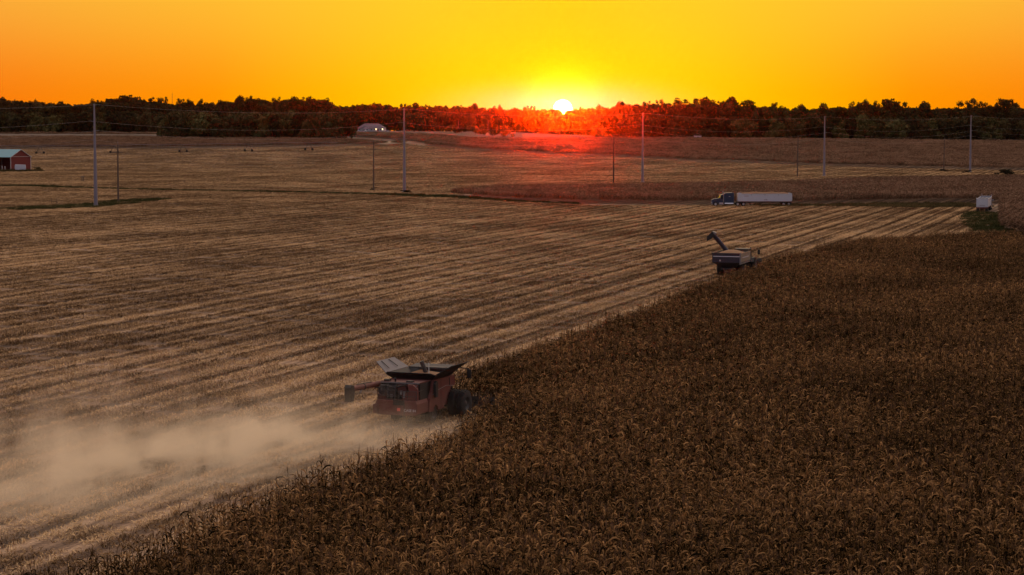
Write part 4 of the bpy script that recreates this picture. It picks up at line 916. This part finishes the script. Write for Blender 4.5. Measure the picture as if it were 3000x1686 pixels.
for sg in (-1, 1):
    for yy, rr in ((.9, .95), (4.3, .85)):
        wheel(tc_, sg*1.0, yy, rr, .5, sg, hub='grey'); wheel(tc_, sg*1.65, yy, rr, .5, sg, hub='grey')
    MB().prism([(-.3, 1.5), (.2, 2.02), (1.6, 2.02), (2.1, 1.5), (1.9, 1.5), (1.5, 1.92), (.3, 1.92), (-.1, 1.5)], 'x', sg*1.3-.5, sg*1.3+.5).build('fender', M['black'], tc_)
    a = MB().tube([(sg*.9, 2.2, 2.6), (sg*1.9, 2.3, 2.65)], .04, 5).build('mirror_arm', M['black'], tc_); MB().box(sg*2.0-.17, sg*2.0+.17, 2.2, 2.3, 2.35, 2.95).build('mirror', M['black'], a, bevel=.04)
    MB().tube([(sg*1.3, .6, 1.9), (sg*1.3, .6, 2.8)], .05, 5).build('lamp_post', M['black'], tc_)

# ---------------------------------------------------------------- semi truck with grain trailer (y forward, origin under trailer rear)
def semi(loc, rz, label, load):
    e = empty('semi_truck', loc, rz); tag(e, label, "semi truck", "semi trucks waiting at the field edge")
    TL = 13.3; w = 1.28
    b = MB()
    z0, z1 = 1.15, 2.95
    b.box(-w, w, 0, .06, z0, z1).box(-w, w, TL-.06, TL, z0, z1).box(-w, -w+.05, .06, TL-.06, z0, z1).box(w-.05, w, .06, TL-.06, z0, z1).box(-w+.05, w-.05, .06, TL-.06, z0, z0+.06)
    t = b.build('trailer_body', M['white'], e)
    MB().box(-w-.04, -w+.04, .02, TL, z1, z1+.1).box(w-.04, w+.04, .02, TL, z1, z1+.1).box(-w-.03, w+.03, -.03, .1, z1-.02, z1+.14).box(-w-.03, w+.03, TL-.1, TL+.03, z1-.02, z1+.14).build('top_rail', M['white'], t)
    rb = MB()
    for k in range(1, 4):
        for sg in (-1, 1): rb.box(sg*w+min(0, sg*.05), sg*w+max(0, sg*.05), TL*k/4+.0, TL*k/4+.07, z1-.4, z1)
    rb.build('side_rib', M['grey'], t)
    for sg in (-1, 1):
        for yy in (.5, TL-.5): MB().prism([(yy-.45, z1), (yy+.45, z1), (yy+.3, z1+.22), (yy-.1, z1+.3), (yy-.4, z1+.18)], 'x', sg*w-.05, sg*w+.05).build('corner_gusset', M['white'], t)
        MB().box(sg*w+min(0, sg*.03), sg*w+max(0, sg*.03), 0, TL, z0-.1, z0+.02).build('rub_rail', M['redframe'], t)
    for yy in (6.2, 6.65): MB().box(w-2*w-.02, -w-.001, yy-.09, yy+.09, 1.45, 1.63).build('marking', M['char'], t)
    MB().box(-w-.015, -w-.001, TL-2.6, TL-1.5, 2.42, 2.5).build('marking', M['redframe'], t)
    cb_ = MB()
    for k in range(4): cb_.box(-w+.05, w-.05, TL*(k+.5)/4-.04, TL*(k+.5)/4+.04, z1-.02, z1+.05)
    if not load:
        cb_.box(-.45, -.38, .1, TL-.1, z1+.051, z1+.09).box(.38, .45, .1, TL-.1, z1+.051, z1+.09); cb_.build('roof_bow', M['grey'], t)
    tg = MB().box(-1.1, 1.1, -.06, -.001, 1.35, 2.75).build('tailgate', M['white'], e)
    MB().box(-.55, .6, -.1, -.061, 1.55, 1.6).build('latch_bar', M['char'], tg)
    bm_ = MB().box(-w, w, -.05, .1, .85, 1.12).build('bumper', M['redframe'], e)
    for xx in (-1.05, -.1, .85): MB().box(xx, xx+.28, -.09, -.051, .92, 1.02).build('tail_lamp', M['dkred'], bm_)
    fr = MB().box(-.5, -.35, .2, TL-.3, .85, 1.15).box(.35, .5, .2, TL-.3, .85, 1.15)
    for sg in (-1, 1): fr.tube([(sg*.9, TL-3.2, .35), (sg*.5, TL-2.6, 1.1)], .05, 5).tube([(sg*.9, TL-3.2, .2), (sg*.9, TL-3.2, 1.1)], .06, 5)
    fr.build('trailer_frame', M['char'], e)
    # tractor unit, from y=TL-1.9 to TL+6.4
    q = TL
    MB().box(-.45, .45, q-2.0, q+5.6, .6, .82).build('chassis', M['black'], e)
    sl = MB().prism([(q+1.0, .85), (q+3.35, .85), (q+3.35, 3.05), (q+3.1, 3.22), (q+1.3, 3.32), (q+1.0, 3.15)], 'x', -1.18, 1.18).build('sleeper', M['teal'], e, bevel=.07)
    MB().box(-1.2, -1.19, q+1.9, q+2.25, 2.3, 2.42).box(1.19, 1.2, q+1.9, q+2.25, 2.3, 2.42).build('vent', M['hub'], sl)
    ca = MB().prism([(q+3.36, .8), (q+4.65, .8), (q+4.65, 1.9), (q+4.2, 2.65), (q+3.9, 2.85), (q+3.36, 2.95)], 'x', -1.05, 1.05).build('cab', M['blue'], e, bevel=.06)
    MB().prism([(q+3.6, 1.8), (q+4.5, 1.8), (q+4.12, 2.55), (q+3.6, 2.65)], 'x', -1.07, 1.07).build('window', M['glass'], ca)
    MB().plate((-.9, q+4.66, 1.92), (.9, q+4.66, 1.92), (.85, q+4.24, 2.62), (-.85, q+4.24, 2.62), .02).build('windshield', M['glass'], ca)
    MB().box(-.95, .95, q+4.22, q+4.5, 2.66, 2.72).build('visor', M['chrome'], ca)
    hd_ = MB().prism([(q+4.66, .9), (q+6.2, .75), (q+6.45, 1.2), (q+6.35, 1.55), (q+5.9, 1.75), (q+4.66, 1.9)], 'x', -.8, .8).build('hood', M['blue'], e, bevel=.08)
    MB().box(-.5, .5, q+6.42, q+6.5, .9, 1.5).build('grille', M['chrome'], hd_)
    for sg in (-1, 1):
        xs = sorted((sg*.8, sg*1.18)); MB().prism([(q+4.7, .8), (q+4.85, 1.2), (q+5.3, 1.35), (q+5.9, 1.3), (q+6.35, 1.1), (q+6.4, .55), (q+6.1, .55), (q+5.95, 1.0), (q+5.5, 1.15), (q+5.1, 1.0), (q+4.95, .6)], 'x', xs[0], xs[1]).build('fender', M['blue'], e, bevel=.03)
        MB().box(sg*1.0-.12, sg*1.0+.12, q+6.41, q+6.46, .8, 1.0).build('headlight', M['white'], e)
        MB().tube([(sg*.95, q+1.1, .58), (sg*.95, q+3.3, .58)], .3, 12).build('fuel_tank', M['chrome'], e)
        MB().box(sg*1.0-.2, sg*1.0+.2, q+3.6, q+4.6, .4, .85).build('step', M['hub'], e, bevel=.03)
        MB().tube([(sg*1.12, q+3.55, .9), (sg*1.12, q+3.55, 3.7)], .07, 8).build('exhaust', M['chrome'], e)
        a = MB().tube([(sg*1.05, q+4.3, 2.3), (sg*1.4, q+4.4, 2.3)], .03, 5).build('mirror_arm', M['chrome'], e); MB().box(sg*1.4-.1, sg*1.4+.1, q+4.35, q+4.42, 1.85, 2.4).build('mirror', M['chrome'], a)
        wheel(e, sg*1.0, q+5.5, .52, .3, sg, lug=False, hubr=.58)
        for yy in (q-1.35, q+.05, .75, 2.05):
            wheel(e, sg*.98, yy, .52, .52, sg, lug=False, hubr=.55)
        for yy in (-.02,): MB().box(sg*1.0-.28, sg*1.0+.28, yy-.02, yy+.01, .25, .84).build('mud_flap', M['rubber'], e)
    MB().box(-1.2, 1.2, q+6.3, q+6.5, .35, .65).build('bumper', M['chrome'], e)
    return e
d = 491.0
semi((bpx(2320, d), d+1.3, 0), R(90), "blue semi truck with full white grain trailer seen side on", True)
ld_ = MB(); nn = 41; vs = []
for j in range(nn):
    for i in range(7):
        u, v = i/6, j/(nn-1); hgt = .62*math.sin(math.pi*u)**.7*min(1, 6*v, 6*(1-v))**.7*(.85+.15*math.sin(v*21)) + random.uniform(-.04, .04); vs.append((-1.2+2.4*u, .1+13.1*v, 2.9+hgt))
ld_.add(vs, [(j*7+i, j*7+i+1, (j+1)*7+i+1, (j+1)*7+i) for j in range(nn-1) for i in range(6)], True)
o = ld_.build('corn_load', M['grain']); o.location = (bpx(2320, d), d+1.3, 0); o.rotation_euler = (0, 0, R(90)); tag(o, "heaped shelled corn filling the side-on white trailer", "corn load")
semi((bpx(2877, 455), 455, 0), -R(16.8), "white grain trailer seen from behind at the corn's corner, its truck hidden ahead", False)

# ---------------------------------------------------------------- dust
m = bpy.data.materials.new("dust"); m.use_nodes = True; nt = m.node_tree; nt.nodes.clear()
out = N(nt, "ShaderNodeOutputMaterial"); pv = N(nt, "ShaderNodeVolumePrincipled"); nt.links.new(pv.outputs[0], out.inputs["Volume"])
pv.inputs["Color"].default_value = (0.98, 0.91, 0.76, 1); pv.inputs["Anisotropy"].default_value = 0.45
tc = N(nt, "ShaderNodeTexCoord"); sep = N(nt, "ShaderNodeSeparateXYZ"); nt.links.new(tc.outputs["Object"], sep.inputs[0])
X, Y, Z = sep.outputs
nz = N(nt, "ShaderNodeTexNoise", i_Scale=0.33, i_Detail=5.0, i_Roughness=0.62, i_Distortion=.6); mp = N(nt, "ShaderNodeMapping"); mp.inputs["Scale"].default_value = (.45, .9, 1.3); mp.inputs["Rotation"].default_value = (0, .12, .1); nt.links.new(tc.outputs["Object"], mp.inputs[0]); nt.links.new(mp.outputs[0], nz.inputs["Vector"])
n01 = ramp(nt, nz.outputs[0], [(0.45, (0.06,)*3), (0.60, (1, 1, 1))]).outputs[0]
hgt = mth(nt, 'ADD', 1.1, mth(nt, 'MULTIPLY', mth(nt, 'MINIMUM', mth(nt, 'MAXIMUM', mth(nt, 'ADD', X, 3.0), 0.0), 20.0), 0.105))
wid_ = mth(nt, 'ADD', 3.2, mth(nt, 'MULTIPLY', mth(nt, 'MAXIMUM', X, 0.0), 0.10))
nb = N(nt, "ShaderNodeTexNoise", noise_dimensions='2D', i_Scale=0.2, i_Detail=5.0, i_Roughness=0.65, i_Distortion=.8); nt.links.new(tc.outputs["Object"], nb.inputs["Vector"])
hgt = mth(nt, 'MULTIPLY', hgt, mth(nt, 'MAXIMUM', mth(nt, 'MULTIPLY_ADD', mth(nt, 'SUBTRACT', nb.outputs[0], 0.5), 4.5, 0.85), 0.12))
zz = mth(nt, 'DIVIDE', Z, hgt); yy = mth(nt, 'DIVIDE', Y, wid_)
ez = mth(nt, 'EXPONENT', mth(nt, 'MULTIPLY', mth(nt, 'POWER', zz, 2.0), -1.0)); ey = mth(nt, 'EXPONENT', mth(nt, 'MULTIPLY', mth(nt, 'MULTIPLY', yy, yy), -1.0))
sx = N(nt, "ShaderNodeMapRange", interpolation_type='SMOOTHSTEP'); nt.links.new(X, sx.inputs[0]); sx.inputs[1].default_value = -7; sx.inputs[2].default_value = 6
se = N(nt, "ShaderNodeMapRange", interpolation_type='SMOOTHSTEP'); nt.links.new(X, se.inputs[0]); se.inputs[1].default_value = 40; se.inputs[2].default_value = 8; 
de = mth(nt, 'MULTIPLY', mth(nt, 'MULTIPLY', ez, ey), mth(nt, 'MULTIPLY', n01, mth(nt, 'MULTIPLY', sx.outputs[0], mth(nt, 'ADD', .12, se.outputs[0]))))
DUST = nt.nodes.new("ShaderNodeValue"); DUST.outputs[0].default_value = 0.7
wy = mth(nt, 'DIVIDE', Y, 11.0); wz = mth(nt, 'DIVIDE', Z, 3.2)
thin = mth(nt, 'MULTIPLY', mth(nt, 'EXPONENT', mth(nt, 'MULTIPLY', mth(nt, 'ADD', mth(nt, 'MULTIPLY', wy, wy), mth(nt, 'MULTIPLY', wz, wz)), -1.0)), mth(nt, 'MULTIPLY', sx.outputs[0], mth(nt, 'MULTIPLY', n01, 0.008)))
de = mth(nt, 'ADD', de, thin)
nt.links.new(mth(nt, 'MULTIPLY', de, DUST.outputs[0]), pv.inputs["Density"])
p0 = Vector((-8.5, 119.5)); p1 = Vector((-26, 99.5)); dv = (p1-p0).normalized()
o = MB().box(-10, 50, -17, 17, 0.05, 7.5).build("dust_cloud", m); o.location = (p0.x, p0.y, 0); o.rotation_euler = (0, 0, math.atan2(dv.y, dv.x))
tag(o, "pale yellow dust cloud drifting left behind the combine", "dust cloud", kind='stuff')

# ---------------------------------------------------------------- haze, sun, sky
SUN_AZ = math.atan((1648-CX)/F); SUN_EL = math.atan((378-321)/F)
m = bpy.data.materials.new("glow_haze"); m.use_nodes = True; nt = m.node_tree; nt.nodes.clear()
out = N(nt, "ShaderNodeOutputMaterial"); pv = N(nt, "ShaderNodeVolumePrincipled"); nt.links.new(pv.outputs[0], out.inputs["Volume"])
pv.inputs["Color"].default_value = (1.0, 0.95, 0.95, 1); pv.inputs["Anisotropy"].default_value = 0.988; pv.inputs["Density"].default_value = 0.000013  # forward-scattering volume added to stand in for lens bloom round the sun
o = MB().box(-2100, 2100, -120, 1915, -1, 62).build("glow_haze", m); tag(o, "thin added volume that glows red round the sun like lens bloom", "glow_haze", kind='stuff')

DS = 9000.0; r_ = DS*math.tan(R(.265)); bm = bmesh.new(); bmesh.ops.create_uvsphere(bm, u_segments=48, v_segments=24, radius=r_)
me = bpy.data.meshes.new("sun"); bm.to_mesh(me); bm.free(); me.materials.append(emis("sun_surface", (1.0, 0.86, 0.5), 14))
o = bpy.data.objects.new("sun", me); COL.objects.link(o); o.location = (DS*math.sin(SUN_AZ), DS*math.cos(SUN_AZ), H+DS*math.tan(SUN_EL)); tag(o, "white setting sun half hidden behind the wood", "sun", kind='structure')

LEL = R(0.86)
sl = bpy.data.lights.new("sun_lamp", 'SUN'); sl.energy = 2.6; sl.angle = R(0.53); sl.color = (1.0, 0.022, 0.0)
so = bpy.data.objects.new("sun_lamp", sl); COL.objects.link(so)
so.rotation_euler = Vector((math.sin(SUN_AZ)*math.cos(LEL), math.cos(SUN_AZ)*math.cos(LEL), math.sin(LEL))).to_track_quat('Z', 'Y').to_euler()

w = bpy.data.worlds.new("World"); S.world = w; w.use_nodes = True; nt = w.node_tree; bg = nt.nodes["Background"]
tc = N(nt, "ShaderNodeTexCoord"); sep = N(nt, "ShaderNodeSeparateXYZ"); nt.links.new(tc.outputs["Generated"], sep.inputs[0])
el = mth(nt, 'MULTIPLY', mth(nt, 'ARCSINE', sep.outputs[2]), 180/math.pi)
az = mth(nt, 'MULTIPLY', mth(nt, 'ARCTAN2', sep.outputs[0], sep.outputs[1]), 180/math.pi)
az = mth(nt, 'ABSOLUTE', mth(nt, 'SUBTRACT', az, math.degrees(SUN_AZ)))
def lin(r, g, b): return tuple(((c/255+.055)/1.055)**2.4 if c/255 > .04045 else c/255/12.92 for c in (r, g, b))
azn = mth(nt, 'DIVIDE', az, 180.0)
k = 1/180
low = ramp(nt, azn, [(0, lin(255, 218, 0)), (2.5*k, lin(255, 216, 0)), (6*k, lin(255, 187, 0)), (10*k, lin(255, 149, 0)), (16*k, lin(250, 126, 10)), (32*k, lin(215, 105, 50)), (90*k, lin(140, 95, 100)), (1, lin(95, 88, 110))]).outputs[0]
high = ramp(nt, azn, [(0, lin(255, 208, 30)), (4*k, lin(255, 205, 40)), (9*k, lin(255, 190, 50)), (16*k, lin(250, 172, 58)), (32*k, lin(225, 150, 90)), (90*k, lin(150, 120, 125)), (1, lin(105, 100, 125))]).outputs[0]
me_ = N(nt, "ShaderNodeMapRange", interpolation_type='SMOOTHSTEP'); nt.links.new(el, me_.inputs[0]); me_.inputs[1].default_value = .6; me_.inputs[2].default_value = 4.2
midc = mixc(nt, me_.outputs[0], low, high)
me2 = N(nt, "ShaderNodeMapRange", interpolation_type='SMOOTHSTEP'); nt.links.new(el, me2.inputs[0]); me2.inputs[1].default_value = 4.0; me2.inputs[2].default_value = 30
sky = N(nt, "ShaderNodeTexSky", sky_type='NISHITA'); sky.sun_disc = False; sky.sun_elevation = SUN_EL; sky.sun_rotation = SUN_AZ
ns = N(nt, "ShaderNodeVectorMath", operation='SCALE'); nt.links.new(sky.outputs[0], ns.inputs[0]); ns.inputs["Scale"].default_value = 0.10
sd = N(nt, "ShaderNodeVectorMath", operation='DOT_PRODUCT'); nt.links.new(tc.outputs["Generated"], sd.inputs[0]); sd.inputs[1].default_value = (math.sin(SUN_AZ), math.cos(SUN_AZ), 0)
dr_ = ramp(nt, mth(nt, 'MULTIPLY_ADD', sd.outputs["Value"], 0.5, 0.5), [(0, (0.26, 0.26, 0.33)), (0.5, (0.68, 0.56, 0.57)), (1, (1.42, 1.06, 0.76))]).outputs[0]
dome = mixc(nt, 1.0, ns.outputs[0], dr_, 'ADD')
fin = mixc(nt, me2.outputs[0], midc, dome)
# pale aureole close round the sun
q1 = mth(nt, 'ADD', mth(nt, 'POWER', mth(nt, 'DIVIDE', az, 2.1), 2.0), mth(nt, 'POWER', mth(nt, 'DIVIDE', mth(nt, 'SUBTRACT', el, .65), .45), 2.0))
au_ = mth(nt, 'MULTIPLY', mth(nt, 'EXPONENT', mth(nt, 'MULTIPLY', q1, -1.0)), .95)
fin = mixc(nt, au_, fin, lin(255, 235, 170))
nt.links.new(fin, bg.inputs[0]); bg.inputs[1].default_value = 1.0

S.view_settings.view_transform = 'Standard'; S.view_settings.look = 'None'; S.view_settings.gamma = 1; S.view_settings.exposure = 0
S.cycles.max_bounces = 6; S.cycles.diffuse_bounces = 3; S.cycles.volume_bounces = 4; S.cycles.transmission_bounces = 3
S.cycles.volume_step_rate = 1.0; S.cycles.sample_clamp_indirect = 1.0
